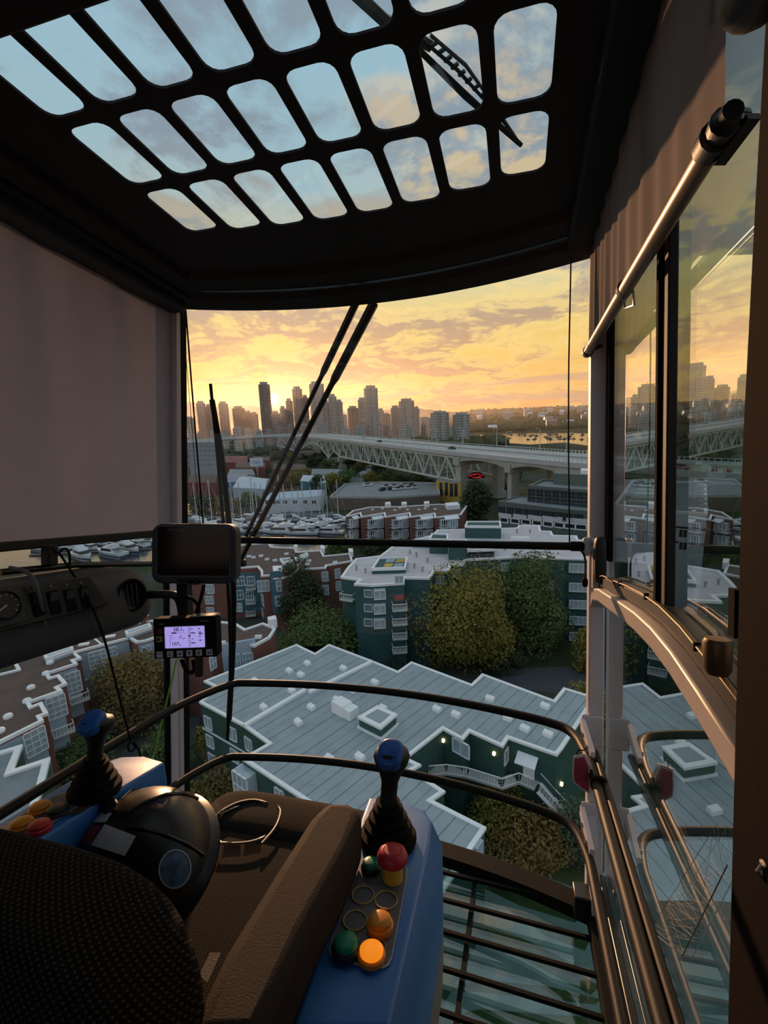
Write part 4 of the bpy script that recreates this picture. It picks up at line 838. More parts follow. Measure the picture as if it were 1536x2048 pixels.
def vent_me():
    m = MB(); w, d, h = .85, .62, .42
    m.add([(-w / 2, -d / 2, 0), (w / 2, -d / 2, 0), (w / 2, d / 2, 0), (-w / 2, d / 2, 0), (-w / 2, -d * .35, h), (w / 2, -d * .35, h), (w / 2, d * .42, h * .8), (-w / 2, d * .42, h * .8)], [(0, 3, 2, 1), (4, 5, 6, 7), (0, 1, 5, 4), (1, 2, 6, 5), (2, 3, 7, 6), (3, 0, 4, 7)])
    me = m.mesh('roof_vent'); me.materials.append(MATS['white_trim']); return me
VM = vent_me(); va = math.atan2(sn.y, sn.x)
for x, y in ((615, 1329), (579, 1344), (602, 1352), (510, 1364), (687, 1339), (750, 1367), (706, 1383), (584, 1384), (528, 1417), (623, 1417), (597, 1447), (874, 1421), (912, 1432), (1016, 1439), (1050, 1460), (1096, 1471), (766, 1419), (659, 1520), (720, 1517), (1090, 1415), (980, 1400)):
    put('roof_vent', VM, None, fg.e, Matrix.Translation(GZ(x, y, 9.0)) @ Matrix.Rotation(va + random.uniform(-.08, .08), 4, 'Z'))
for x, y, sx, sy, sz in ((684, 1424, 1.6, 1.3, 1.2), (700, 1432, 1.3, 1.2, 1.0), (672, 1410, .5, .5, .9)): put('air_unit', MB().box((-sx / 2, -sy / 2, 0), (sx / 2, sy / 2, sz)), 'white_trim', fg.e, Matrix.Translation(GZ(x, y, 9.0)) @ Matrix.Rotation(va, 4, 'Z'))
for x, y in ((417, 1446), (466, 1468), (498, 1490), (421, 1483), (470, 1512), (425, 1520)): fg.win(x, y, 1.3, 1.5, 2, 1, pm='pane_pale')
for x, y, w, h, c in ((922, 1496, 1.9, 1.5, 2), (1012, 1512, 1.0, 1.5, 1), (560, 1590, 1.2, 1.2, 2)): fg.win(x, y, w, h, c, 1, pm='pane_pale')
for x, y in ((888, 1480), (989, 1506), (1040, 1508), (1121, 1567)):
    r = fg.box('wall_lamp', x, y, .22, .3, .2, 'lamp_glow')
fg.win(1058, 1535, 1.0, 2.1, 1, 1, pm='white_trim', name='door'); r = fg.near(1056, 1513)
if r: put('door_awning', MB().add([r[1] + r[2] * a + r[3] * d + V((0, 0, z)) for a, d, z in ((-.9, .0, .25), (.9, .0, .25), (.9, 1.0, -.25), (-.9, 1.0, -.25), (-.9, 0, .15), (.9, 0, .15), (.9, 1.0, -.35), (-.9, 1.0, -.35))], [(0, 1, 2, 3), (7, 6, 5, 4), (0, 4, 5, 1), (1, 5, 6, 2), (2, 6, 7, 3), (3, 7, 4, 0)]), 'white_trim', fg.e)
fg.box('glazed_bay', 500, 1560, 2.0, 2.4, .9, 'pane_pale'); fg.win(500, 1560, 2.1, 2.5, 3, 2, pm='pane_pale', out=.95); fg.box('glazed_bay', 952, 1700, .9, 1.3, .35, 'pane_pale')
for a, b in zip(FA[-5:], FA[-4:]):
    A_, B_ = GZ(*a, 9), GZ(*b, 9)
    if (A_ - B_).length > 2: put('floor_band', MB().bar(A_ - V((0, 0, 3.0)), B_ - V((0, 0, 3.0)), .2, .14), 'white_trim', fg.e)
# walkway, railing and stair in the courtyard
wk = empty('courtyard_stair', 'white railed walkway and stair in the green courtyard', 'stair', GZ(1060, 1590, 0))
pth = [GZ(x, y, 6.7) - V((0, 0, 1.0)) for x, y in ((858, 1533), (893, 1530), (933, 1536), (1005, 1558), (1038, 1547), (1069, 1560))]
for a, b in zip(pth, pth[1:]):
    e = (b - a).normalized(); s_ = V((e.y, -e.x, 0)) * .0; wi = V((-e.y, e.x, 0)); put('deck_slab', MB().bar(a + wi * .55, b + wi * .55, 1.2, .15), 'concrete', wk)
    rm = MB().bar(a + s_ + V((0, 0, 1.05)), b + s_ + V((0, 0, 1.05)), .07).bar(a + s_ + V((0, 0, .15)), b + s_ + V((0, 0, .15)), .05); L = (b - a).length
    for i in range(int(L / .25)): q = a + e * (i * .25) + s_; rm.bar(q + V((0, 0, .1)), q + V((0, 0, 1.05)), .03)
    put('railing', rm, 'white_trim', wk)
s0, s1 = GZ(1078, 1575, 5.7), GZ(1150, 1655, 3.0)
for side in (-.55, .55):
    e = (s1 - s0); n_ = V((-e.y, e.x, 0)).normalized() * side; put('stringer', MB().bar(s0 + n_, s1 + n_, .08, .3), 'white_trim', wk); put('hand_rail', MB().bar(s0 + n_ + V((0, 0, 1)), s1 + n_ + V((0, 0, 1)), .06), 'white_trim', wk)
for i in range(12): c = s0.lerp(s1, (i + .5) / 12); n_ = V((-(s1 - s0).y, (s1 - s0).x, 0)).normalized(); put('tread', MB().bar(c - n_ * .5, c + n_ * .5, .26, .05), 'concrete', wk)
# ------------------------------------------------------------------ brick row on the left
BF = [(-70, 1520), (0, 1486), (86, 1443), (80, 1434), (95, 1429), (83, 1407), (63, 1415), (58, 1406), (124, 1383), (115, 1376), (133, 1369), (118, 1352), (101, 1357), (95, 1348), (154, 1329), (147, 1322), (162, 1318), (149, 1306), (259, 1277), (273, 1286), (291, 1283), (306, 1278), (357, 1268), (357, 1240), (295, 1243), (244, 1253), (150, 1278), (117, 1288), (71, 1308), (27, 1324), (36, 1341), (0, 1350), (-70, 1375)]
bk = Bld('brick_row_house', 'brown-roofed brick terrace with pale blue bays at the left', flat(BF, 10), 10.0, 'brick_red', 'brown_roof', trim='white_trim', tw=.28, th=.18)
for (a, b), (wx, wy, ww, wh, cc, rr) in ((((-20, 1496), (84, 1444)), (70, 1482, 1.9, 2.6, 3, 4)), (((60, 1406), (122, 1384)), (113, 1412, 1.8, 2.6, 3, 4)), (((97, 1348), (152, 1330)), (146, 1364, 1.7, 2.7, 3, 4)), (((152, 1305), (257, 1278)), (195, 1318, 2.0, 2.4, 3, 4)), (((275, 1286), (352, 1270)), (298, 1310, 1.8, 2.8, 3, 4))):
    A_, B_ = GZ(*a, 10), GZ(*b, 10); e = (B_ - A_).normalized(); nr = V((e.y, -e.x, 0)); nr = nr if nr.dot(A_ - EYE) < 0 else -nr; nr.z = 0
    pa = put('bay_panel', MB().add([p + nr * .12 + V((0, 0, z)) for z in (-.3, -6.4) for p in (A_, B_)] + [p - nr * .1 + V((0, 0, z)) for z in (-.3, -6.4) for p in (A_, B_)], [(0, 1, 3, 2), (4, 6, 7, 5), (0, 4, 5, 1), (2, 3, 7, 6), (0, 2, 6, 4), (1, 5, 7, 3)]), 'bay_blue', bk.e)
    put('bay_sill', MB().bar(A_ + nr * .2 - V((0, 0, 3.9)), B_ + nr * .2 - V((0, 0, 3.9)), .12, .12), 'white_trim', bk.e)
    bk.win(wx, wy, ww, wh, cc, rr, pm='pane_pale', out=.16)
bk.win(220, 1312, 1.9, 2.4, 3, 4, pm='pane_pale', out=.16)
for x, y in ((0, 1462), (16, 1433), (54, 1402), (62, 1375), (92, 1347), (100, 1325)): put('roof_dome', MB().superq(GZ(x, y, 10.1), (.42, .42, .3), .8, 1).mesh('d', 50), 'white_trim', bk.e)
for x, y in ((168, 1290), (221, 1274)): put('roof_light', MB().box((-.6, -.3, 0), (.6, .3, .2)), 'white_trim', bk.e, Matrix.Translation(GZ(x, y, 10)) @ Matrix.Rotation(.3, 4, 'Z'))
for px, h in (([(90, 1322), (146, 1302), (148, 1308), (95, 1328)], .5), ([(252, 1272), (300, 1256), (304, 1262), (256, 1279)], .5)): bk.roofbox('dormer', px, h, 'bay_blue', parapet='white_trim')
for px in ([(70, 1303), (84, 1298), (86, 1303), (72, 1308)], [(278, 1240), (296, 1235), (299, 1243), (282, 1248)]): bk.roofbox('chimney', px, 1.1, 'brick_red', parapet='white_trim')
for x, y, w in ((126, 1462, 2.0), (158, 1398, 2.0)): balcony(bk, x, y, w, 1.0)
put('roof_divider', MB().bar(GZ(184, 1273, 10.05), GZ(204, 1290, 10.05), .2, .2), 'white_trim', bk.e)
gc = Bld('corner_house', 'grey flat roof with a white zigzag parapet in the left corner', flat([(-90, 1535), (0, 1506), (44, 1493), (24, 1544), (99, 1519), (82, 1587), (60, 1650), (-90, 1720)], 9.5), 9.5, 'green_wall', 'grey_roof', trim='white_trim', tw=.45, th=.2)
# ------------------------------------------------------------------ middle brick buildings
DF = [(335, 1139), (464, 1138), (515, 1134), (523, 1143), (523, 1153), (547, 1151), (547, 1158), (582, 1155), (599, 1140), (652, 1137), (653, 1132), (705, 1123), (700, 1108), (648, 1113), (642, 1102), (593, 1105), (590, 1097), (543, 1095), (537, 1087), (470, 1092), (380, 1098), (335, 1101)]
md = Bld('brick_building', 'brown-roofed brick apartment house with teal bays beside the marina', flat(DF, 10), 10.0, 'brick_red', 'brown_roof', trim='white_trim', tw=.3, th=.2)
for x, y, w, h in ((480, 1162, 1.8, 2.0), (478, 1190, 1.8, 2.0), (476, 1215, 1.8, 1.8), (502, 1162, 1.5, 2.0), (500, 1192, 1.5, 2.0), (527, 1172, 2.2, 2.2), (526, 1200, 2.2, 2.2), (525, 1226, 2.2, 2.0), (558, 1172, 1.0, 2.0), (556, 1202, 1.0, 2.0), (650, 1153, 1.3, 2.0), (651, 1180, 1.3, 2.0), (675, 1147, 1.2, 2.0), (677, 1172, 1.2, 2.0), (420, 1178, 1.8, 2.0), (419, 1200, 1.8, 1.8), (421, 1222, 1.6, 1.6)):
    md.win(x, y, w, h, 3, 2, pm='pane_pale', fw=.14)
for x, y, w, h in ((490, 1185, 5.5, 8.0), (521, 1190, 3.4, 8.0), (554, 1185, 2.0, 8.0)): 
    r = md.box('bay_panel', x, y, w, h, .05, 'bay_teal')
for x, y in ((503, 1176), (503, 1204), (503, 1228)): balcony(md, x, y, 1.8, 1.2)
for px in ([(560, 1124), (580, 1122), (588, 1130), (568, 1134)], [(590, 1122), (614, 1112), (617, 1116), (594, 1126)]): md.roofbox('skylight', px, .5, 'pane_pale', parapet='white_trim')
for x, y in ((498, 1114), (507, 1116), (522, 1113), (534, 1120), (550, 1122), (573, 1109), (598, 1131), (615, 1130), (618, 1123), (670, 1126)): put('roof_vent', VM, None, md.e, Matrix.Translation(GZ(x, y, 10)) @ Matrix.Rotation(.4, 4, 'Z'))
for px in ([(538, 1086), (546, 1086), (547, 1093), (540, 1094)], [(588, 1094), (595, 1094), (596, 1102), (590, 1103)], [(641, 1099), (648, 1098), (650, 1106), (643, 1107)], [(697, 1106), (706, 1106), (707, 1113), (700, 1114)], [(546, 1142), (565, 1141), (566, 1152), (547, 1153)]): md.roofbox('chimney', px, 1.0, 'white_trim')
DD = [(357, 1262), (432, 1244), (470, 1248), (490, 1260), (526, 1248), (551, 1258), (540, 1276), (509, 1293), (497, 1290), (435, 1301), (420, 1312), (357, 1292)]
md2 = Bld('brick_house', 'small brick house with a brown roof behind the load display', flat(DD, 9.5), 9.5, 'brick_red', 'brown_roof', trim='white_trim', tw=.28, th=.2)
md2.box('bay_panel', 480, 1318, 4.2, 5.0, .3, 'bay_blue'); md2.win(470, 1320, 1.4, 2.0, 3, 2, pm='pane_pale', out=.35); md2.win(495, 1315, 1.4, 1.6, 3, 2, pm='pane_pale', out=.35); md2.win(425, 1325, 1.2, 1.8, 2, 2, pm='pane_pale', out=.05)
md2.roofbox('chimney', [(536, 1250), (552, 1246), (555, 1253), (540, 1257)], 1.2, 'white_trim')
for x, y in ((517, 1276), (445, 1288)): put('roof_vent', VM, None, md2.e, Matrix.Translation(GZ(x, y, 9.5)))
# ------------------------------------------------------------------ dark green condominium
EF = [(682, 1156), (719, 1161), (709, 1170), (744, 1172), (808, 1168), (808, 1157), (859, 1158), (870, 1142), (897, 1143), (902, 1131), (925, 1132), (932, 1121), (1038, 1116), (1186, 1120), (1330, 1128), (1330, 1090), (1156, 1081), (1153, 1073), (1106, 1072), (1102, 1064), (1081, 1063), (1079, 1052), (1038, 1052), (1034, 1057), (1000, 1058), (875, 1061), (864, 1072), (791, 1090), (761, 1113), (712, 1119), (696, 1136)]
co = Bld('condominium', 'dark green condominium with pale stepped roofs and white trim', flat(EF, 14), 14.0, 'condo_green', 'condo_roof', trim='white_trim', tw=.35, th=.2)
co.roofbox('roof_block', [(859, 1107), (896, 1108), (896, 1096), (864, 1095)], 2.4, 'condo_green', parapet='white_trim'); co.roofbox('roof_block', [(897, 1120), (931, 1121), (934, 1109), (900, 1108)], 2.4, 'condo_green', parapet='white_trim')
co.roofbox('roof_block', [(930, 1076), (1002, 1077), (1000, 1066), (934, 1066)], 2.2, 'condo_green', parapet='white_trim'); co.roofbox('glass_roof', [(935, 1116), (988, 1114), (988, 1100), (938, 1102)], 1.2, 'pane_dark', parapet='white_trim')
co.roofbox('roof_block', [(744, 1148), (811, 1146), (815, 1125), (758, 1126)], .7, 'condo_green', parapet='white_trim')
for a in (0, 1):
    for b_ in (0, 1):
        x, y = 766 + 20 * a + 4 * b_, 1134 - 9 * b_; put('skylight_pane', MB().add([GZ(x, y, 14.9), GZ(x + 18, y - 1, 14.9), GZ(x + 21, y - 8, 15.3), GZ(x + 4, y - 7, 15.3)], [(0, 1, 2, 3)]), 'pane_warm' if a == b_ else 'pane_pale', co.e)
for px in ([(825, 1096), (858, 1096), (861, 1089), (829, 1089)],): co.roofbox('glass_roof', px, .8, 'pane_pale')
for x, y in ((820, 1108), (833, 1113), (855, 1124), (829, 1136), (845, 1143), (713, 1140), (731, 1146), (1010, 1100), (1034, 1066), (1060, 1066), (1120, 1095)): put('roof_pipe', MB().lathe([(0, 0), (.16, 0), (.16, .6), (.25, .62), (.25, .75), (0, .8)], None, 8), 'concrete', co.e, Matrix.Translation(GZ(x, y, 14)))
put('roof_duct', MB().bar(GZ(1022, 1077, 14.4), GZ(1058, 1078, 14.4), .7, .7), 'white_trim', co.e)
co.win(766, 1157, 3.2, 1.5, 4, 1, pm='pane_pale'); co.win(798, 1160, 1.3, 1.3, 2, 1, pm='pane_pale')
for y in (1187, 1216, 1245): co.win(737, y, 1.3, 1.2, 1, 1, pm='pane_blue'); co.box('bay', 759, y, 1.7, 1.6, .5, 'bay_blue'); co.win(759, y, 1.7, 1.4, 2, 1, pm='pane_pale', out=.52)
for y in (1214, 1242, 1270, 1297): balcony(co, 798, y, 2.1, 1.5)
balcony(co, 700, 1196, 2.2, 1.2); co.box('planter', 797, 1192, 1.2, .5, 1.2, 'terracotta')
for x, y in ((877, 1160), (910, 1147), (877, 1188), (910, 1178)): co.win(x, y, 1.8, 1.4, 3, 1, pm='pane_pale')
for y in (1134, 1172, 1206, 1238, 1270, 1297): co.box('bay', 1158, y, 3.6, 1.7, .7, 'condo_green'); co.win(1159, y, 3.4, 1.5, 5, 1, pm='pane_pale', out=.72)
for y in (1172, 1206, 1240, 1297): co.win(1100, y, 1.1, 1.7, 2, 1, pm='pane_pale')
for y in (1134, 1172, 1206, 1240): co.win(1060, y, 1.4, 1.5, 2, 1, pm='pane_pale'); co.win(1010, y, 1.4, 1.5, 2, 1, pm='pane_pale')
# ------------------------------------------------------------------ waterfront house with white bays
wf = Bld('waterfront_house', 'brick waterfront terrace with white-framed glass bays and a brown roof', flat([(691, 1034), (720, 1027), (722, 1035), (768, 1027), (770, 1035), (818, 1027), (820, 1035), (868, 1028), (870, 1036), (922, 1030), (935, 1012), (880, 1009), (800, 1014), (740, 1015), (706, 1022)], 9), 9.0, 'brick_red', 'brown_roof', trim='white_trim', tw=.4, th=.25)
for x, w in ((703, 3.0), (748, 5.0), (797, 5.2), (846, 5.2), (895, 5.2)):
    for y in (1046, 1067): wf.box('bay', x, y, w * .98, 2.7, 1.2, 'bay_blue'); wf.win(x + w * 1.6, y, w * .5, 2.6, 3, 1, pm='pane_pale', fw=.30, out=1.25); wf.win(x - w * 1.9, y, w * .42, 2.6, 3, 1, pm='pane_dark', fw=.24, out=1.25); balcony(wf, x - w * 1.9, y + 8, w * .5, 2.0)
    r = wf.near(x + 6, 1040)
    if r: put('bay_roof', MB().add([r[1] + r[2] * a + r[3] * d + V((0, 0, z)) for a, d, z in ((-w * .4, -.3, 1.4), (w * .4, -.3, 1.4), (w * .42, 1.5, .6), (-w * .42, 1.5, .6))] + [r[1] + r[2] * a + r[3] * d + V((0, 0, z)) for a, d, z in ((-w * .4, -.3, 1.2), (w * .4, -.3, 1.2), (w * .42, 1.5, .45), (-w * .42, 1.5, .45))], [(0, 1, 2, 3), (7, 6, 5, 4), (0, 4, 5, 1), (1, 5, 6, 2), (2, 6, 7, 3), (3, 7, 4, 0)]), 'white_trim', wf.e)
for x, y in ((745, 1020), (765, 1018), (790, 1021), (800, 1017), (815, 1020), (838, 1020), (850, 1018), (870, 1019), (780, 1013), (905, 1018)): put('roof_vent', VM, None, wf.e, Matrix.Translation(GZ(x, y, 9)))
for px in ([(770, 1013), (780, 1011), (782, 1015), (772, 1016)], [(803, 1012), (813, 1011), (814, 1015), (805, 1016)], [(848, 1011), (858, 1010), (859, 1014), (850, 1015)], [(890, 1014), (915, 1012), (920, 1018), (895, 1020)]): wf.roofbox('chimney', px, 1.3, 'white_trim')
# ------------------------------------------------------------------ glass office, white block, sheds
of1 = Bld('glass_office', 'stepped dark glass office building in front of the bridge', flat([(1058, 974), (1190, 985), (1262, 993), (1262, 972), (1195, 965), (1085, 962)], 17), 17.0, 'office_band', 'grey_roof', trim='office_band', tw=.5, th=.5)
for j, y in enumerate((985, 1000)):
    for i in range(8): x = 1064 + i * 16; of1.win(x, y + i * 1.2, 2.6, 2.2, 2, 2, fm='office_band', pm='pane_dark', fw=.14)
of1.roofbox('plant_room', [(1106, 968), (1190, 974), (1190, 962), (1112, 958)], 3.0, 'office_band'); of1.roofbox('plant_unit', [(1160, 970), (1176, 971), (1176, 966), (1161, 965)], 4.0, 'white_trim')
of2 = Bld('office_podium', 'low glass podium with a white base below the office', flat([(997, 1004), (1060, 1012), (1123, 1020), (1200, 1026), (1200, 1004), (1120, 996), (1036, 994)], 13), 13.0, 'office_band', 'grey_roof', trim='office_band', tw=.5, th=.3)
for i in range(10): of2.win(1004 + i * 17, 1020 + i * 1.8, 2.4, 2.2, 3, 1, fm='office_band', pm='pane_dark', fw=.12)
for i in range(8): of2.win(1008 + i * 22, 1040 + i * 2, 2.8, 1.6, 1, 1, fm='white_trim', pm='pane_dark', fw=.3)
for i in range(6): of2.box('white_base', 1010 + i * 30, 1031 + i * 2.2, 4.0, 1.2, .15, 'white_wall')
wb = Bld('white_block', 'white-fronted block with a grey roof seen through the side window', flat([(1228, 1012), (1322, 1024), (1414, 1031), (1412, 971), (1394, 966), (1265, 962)], 18.5), 18.5, 'white_wall', 'grey_roof', trim='white_trim', tw=.5, th=.4)
for x, y, w, h in ((1366, 1067, 1.4, 1.6), (1366, 1092, 1.4, 1.6)): wb.win(x, y, w, h, 2, 1)
for x, y in ((1365, 1055), (1365, 1085)): wb.box('dark_band', x, y, 10, .35, .08, 'pane_dark')
for i in range(5): wb.roofbox('roof_light', [(1255 + i * 6, 1008 - i * 8), (1325 + i * 2, 1011 - i * 8), (1326 + i * 2, 1007 - i * 8), (1257 + i * 6, 1004 - i * 8)], .5, 'steel_green')
for i in range(5): put('roof_fan', MB().lathe([(0, 0), (.9, 0), (.9, .5), (.5, .9), (0, 1.0)], None, 10), 'concrete', wb.e, Matrix.Translation(GZ(1402 + i * .8, 978 + i * 10, 18.5)))
def shed(name, label, px, z, wall, roof, ridge=0, cat='building', group=None):
    pts = flat(px, z); b = Bld(name, label, pts, z, wall, roof, cat=cat, group=group)
    if ridge:
        q = [V((p.x, p.y, z)) for p in pts]; m1 = (q[0] + q[3]) / 2 + V((0, 0, ridge)); m2 = (q[1] + q[2]) / 2 + V((0, 0, ridge))
        put('pitched_roof', MB().add(q + [m1, m2], [(0, 1, 5, 4), (2, 3, 4, 5), (1, 2, 5), (3, 0, 4)]), roof, b.e)
    return b
sh1 = shed('boat_shed', 'pale blue gable-roofed shed at the marina', [(465, 975), (530, 978), (540, 958), (490, 952)], 6, 'bay_blue', 'blue_roof', 2.0)
sh2 = shed('boat_shed', 'long white-roofed boat shed behind the masts', [(525, 1000), (640, 992), (650, 980), (560, 985)], 6, 'white_wall', 'blue_roof', 1.5)
for x in (535, 545, 555, 570, 590, 610, 628): sh2.win(x, 1004, 2.2, 2.0, 2, 1, pm='pane_dark', fw=.25)
sh3 = shed('boat_shed', 'upper grey-blue shed among the island trees', [(600, 962), (650, 966), (648, 952), (612, 950)], 7, 'bay_teal', 'blue_roof', 1.5)
for nm, px, z, w_, r_, rg in (('small red-brown shed left of the wiper', [(375, 965), (430, 965), (440, 950), (385, 950)], 7, 'red_shed', 'brown_roof', 2), ('blue tin-roofed shed right of the wiper', [(455, 965), (495, 962), (495, 948), (455, 950)], 6, 'teal_roof', 'teal_roof', 1), ('low red shed near the billboard', [(470, 935), (530, 935), (530, 925), (475, 925)], 7, 'red_shed', 'brown_roof', 1), ('cluttered grey shed with roof units', [(455, 950), (510, 948), (505, 938), (460, 938)], 6, 'concrete', 'grey_roof', 0), ('dark red warehouse under the arch', [(445, 925), (495, 925), (495, 912), (448, 912)], 7, 'red_shed', 'red_shed', 1)):
    shed('island_shed', nm, px, z, w_, r_, rg)
for nm, px, z, w_, r_, rg in (('long red-brown market hall below the arches', [(545, 938), (612, 941), (612, 931), (548, 929)], 8, 'red_shed', 'brown_roof', 2), ('grey market hall in front of the truss', [(622, 948), (690, 949), (690, 939), (626, 938)], 7, 'concrete', 'grey_roof', 1.5), ('small brown shed by the left arch', [(505, 920), (540, 921), (540, 914), (507, 913)], 7, 'red_shed', 'brown_roof', 1.5), ('pale shed between the island trees', [(700, 944), (742, 945), (742, 937), (702, 936)], 6, 'white_wall', 'grey_roof', 1)):
    shed('market_hall', nm, px, z, w_, r_, rg)
bb_ = empty('billboard', 'white billboard with blue print on the island roofs', 'sign', GZ(510, 945, 0)); c = GY(513, 924, 300)
put('board', MB().box((-4, -.2, -2.6), (4, .2, 2.6)), 'white_wall', bb_, Matrix.Translation(c)); put('print_patch', MB().box((-2.6, -.25, -1.2), (2.2, -.2, 1.0)), 'bay_blue', bb_, Matrix.Translation(c)); put('post', MB().bar(c - V((0, 0, 2.5)), V((c.x, c.y, 0)), .6), 'concrete', bb_)
dk = Bld('parking_deck', 'long low parking deck with a dark slatted edge', flat([(660, 996), (780, 997), (880, 990), (876, 968), (760, 966), (690, 970)], 5), 5.0, 'wood_dock', 'grey_roof', trim='concrete', tw=.4, th=.8)
yb = Bld('yellow_market', 'yellow market hall below the bridge end', flat([(872, 962), (922, 966), (924, 958), (875, 955)], 9), 9.0, 'yellow_wall', 'grey_roof')
for x, y in ((893, 978), (903, 980), (912, 980), (882, 978)): yb.win(x, y, 1.6, 5.5, 1, 2, fm='brown_roof', pm='pane_dark', fw=.2)
yb2 = Bld('yellow_kiosk', 'small yellow building right of the bridge pier', flat([(934, 984), (958, 985), (958, 979), (936, 979)], 4), 4.0, 'yellow_wall', 'grey_roof'); yb2.win(942, 988, 1.2, 2, 1, 1)
for nm, px, z in (('white teal-roofed apartment house near the left pillar', [(374, 886), (430, 888), (432, 878), (376, 876)], 24),):
    ap_ = Bld('apartment_house', nm, [GY(x, y, 330 + 12 * (k > 1)) for k, (x, y) in enumerate(px)], z, 'white_wall', 'steel_green', trim='steel_green', tw=.6, th=.6)
    for j in range(5):
        for i in range(7): ap_.win(379 + i * 8, 893 + j * 9, 2.0, 1.5, 2, 1, fm='concrete', pm='pane_blue', fw=.2)
    for i in range(4): put('gable', MB().add([GY(376 + i * 14, 886, 329.5), GY(388 + i * 14, 886, 329.5), GY(382 + i * 14, 879, 329.5), GY(382 + i * 14, 879, 338)], [(0, 1, 2), (1, 3, 2), (0, 2, 3)]), 'steel_green', ap_.e)
# ------------------------------------------------------------------ bridge
bg_ = empty('road_bridge', 'long grey steel truss road bridge crossing the whole view', 'bridge', (33, 195, 0))
NE = [V((150, 30, 21)), V((118, 65, 21)), V((81, 108, 21)), V((60, 137, 21)), V((33, 192, 21)), V((6, 255, 21)), V((-21, 320, 21)), V((-48, 384, 21)), V((-74, 446, 21)), V((-104, 468, 21)), V((-145, 480, 20)), V((-200, 492, 18))]
def along(P, n):
    out = []
    for a, b in zip(P, P[1:]): out += [a.lerp(b, k / n) for k in range(n)]
    return out + [P[-1]]
NL = along(smooth(NE, 2), 1); wid = 25.0
def nrmv(i): a, b = NL[max(0, i - 1)], NL[min(len(NL) - 1, i + 1)]; d = (b - a); d.z = 0; d.normalize(); return V((d.y, -d.x, 0))
def lateral(i, w): return NL[i] + nrmv(i) * w
N_ = len(NL)
put('deck', MB().loft([[lateral(i, a) + V((0, 0, z)) for a, z in ((0, .3), (0, -1.2), (1.5, -2.0), (wid - 1.5, -2.0), (wid, -1.2), (wid, .3), (wid - 2.4, .3), (wid - 2.4, .1), (2.4, .1), (2.4, .3))] for i in range(N_)]), 'bridge_deck', bg_)
for w in (.1, wid - .1):
    rl = MB()
    for z in (.35, 1.25): rl.loft([[lateral(i, w + a) + V((0, 0, z + b)) for a, b in ((-.08, -.08), (.08, -.08), (.08, .08), (-.08, .08))] for i in range(N_)])
    for i in range(N_ - 1):
        L = (NL[i + 1] - NL[i]).length; k = int(L / 1.6)
        for j in range(k): p = lateral(i, w).lerp(lateral(i + 1, w), j / k); rl.box((p.x - .1, p.y - .1, p.z + .3), (p.x + .1, p.y + .1, p.z + 1.3))
    tag(put('railing', rl, 'steel_green', bg_), kind='stuff')
for w in (wid / 2,): put('median', MB().loft([[lateral(i, w + a) + V((0, 0, b)) for a, b in ((-.3, .1), (.3, .1), (.15, .9), (-.15, .9))] for i in range(N_)]), 'concrete', bg_)
for w in (5.5, 8.6, 16.4, 19.5): put('lane_line', MB().loft([[lateral(i, w + a) + V((0, 0, .115)) for a in (-.08, .08)] for i in range(N_)], cap=False, closed=False), 'white_trim', bg_)
# truss spans hang under the deck from the main pier to the arches
def sdist():
    s = [0.0]
    for a, b in zip(NL, NL[1:]): s.append(s[-1] + (b - a).length)
    return s
SD = sdist(); i0 = min(range(N_), key=lambda i: abs(NL[i].y - 195))
def at_s(s, w, z):
    for i in range(N_ - 1):
        if SD[i + 1] >= s: t = (s - SD[i]) / (SD[i + 1] - SD[i]); p = lateral(i, w).lerp(lateral(i + 1, w), t); return V((p.x, p.y, p.z + z))
    return V((*lateral(N_ - 1, w)[:2], 17 + z))
S0 = SD[i0]; pan = 14.2
def depth(k): return -12 if k < 11 else (-12 + 3.5 * math.sin((k - 11) / 2 * math.pi) if k < 13 else (-15 + 10.5 * math.sin((k - 13) / 6 * math.pi) if k <= 19 else -15 + 6 * min(1, (k - 19) / 2)))
for w in (1.5, wid - 1.5):
    for k in range(21):
        a, b = S0 + pan * k, S0 + pan * (k + 1); m_ = (a + b) / 2; t0, t1 = -2.0, -2.0; d0, d1 = depth(k), depth(k + 1); dm = depth(k + .5)
        A0, B0, T = at_s(a, w, d0), at_s(b, w, d1), at_s(m_, w, t0)
        put('top_chord', MB().bar(at_s(a, w, t0), at_s(b, w, t1), .8, .9), 'steel_green', bg_); put('bottom_chord', MB().bar(A0, B0, .8, .9), 'steel_green', bg_)
        put('diagonal', MB().bar(A0, T, .7, .7), 'steel_green', bg_); put('diagonal', MB().bar(T, B0, .7, .7), 'steel_green', bg_)
        put('vertical', MB().bar(T, at_s(m_, w, dm if k >= 11 else (d0 + d1) / 2), .4, .4), 'steel_green', bg_); put('vertical', MB().bar(A0, at_s(a, w, t0), .4, .4), 'steel_green', bg_)
for k in range(0, 21, 1): put('cross_brace', MB().bar(at_s(S0 + pan * k, 1.5, depth(k)), at_s(S0 + pan * k, wid - 1.5, depth(k)), .5, .5), 'steel_green', bg_)
def pier(s, zt, w=3.0, cols_=(3.0, wid - 3.0), lab='pier'):
    e = at_s(s + 1, 0, 0) - at_s(s - 1, 0, 0); ang = math.atan2(e.y, e.x)
    cap = at_s(s, wid / 2, 0); M = Matrix.Translation((cap.x, cap.y, 0)) @ Matrix.Rotation(ang, 4, 'Z')
    p = put(lab, MB().box((-w / 2 - .4, -wid / 2, zt - 3.2), (w / 2 + .4, wid / 2, zt)), 'concrete', bg_, M)
    for c in cols_: put('column', MB().box((-w / 2, wid / 2 - c - 1.9, 0), (w / 2, wid / 2 - c + 1.9, zt - 3.1)), 'concrete', p, M); put('plinth', MB().box((-w / 2 - .6, wid / 2 - c - 2.5, 0), (w / 2 + .6, wid / 2 - c + 2.5, 3.0)), 'concrete', p, M)
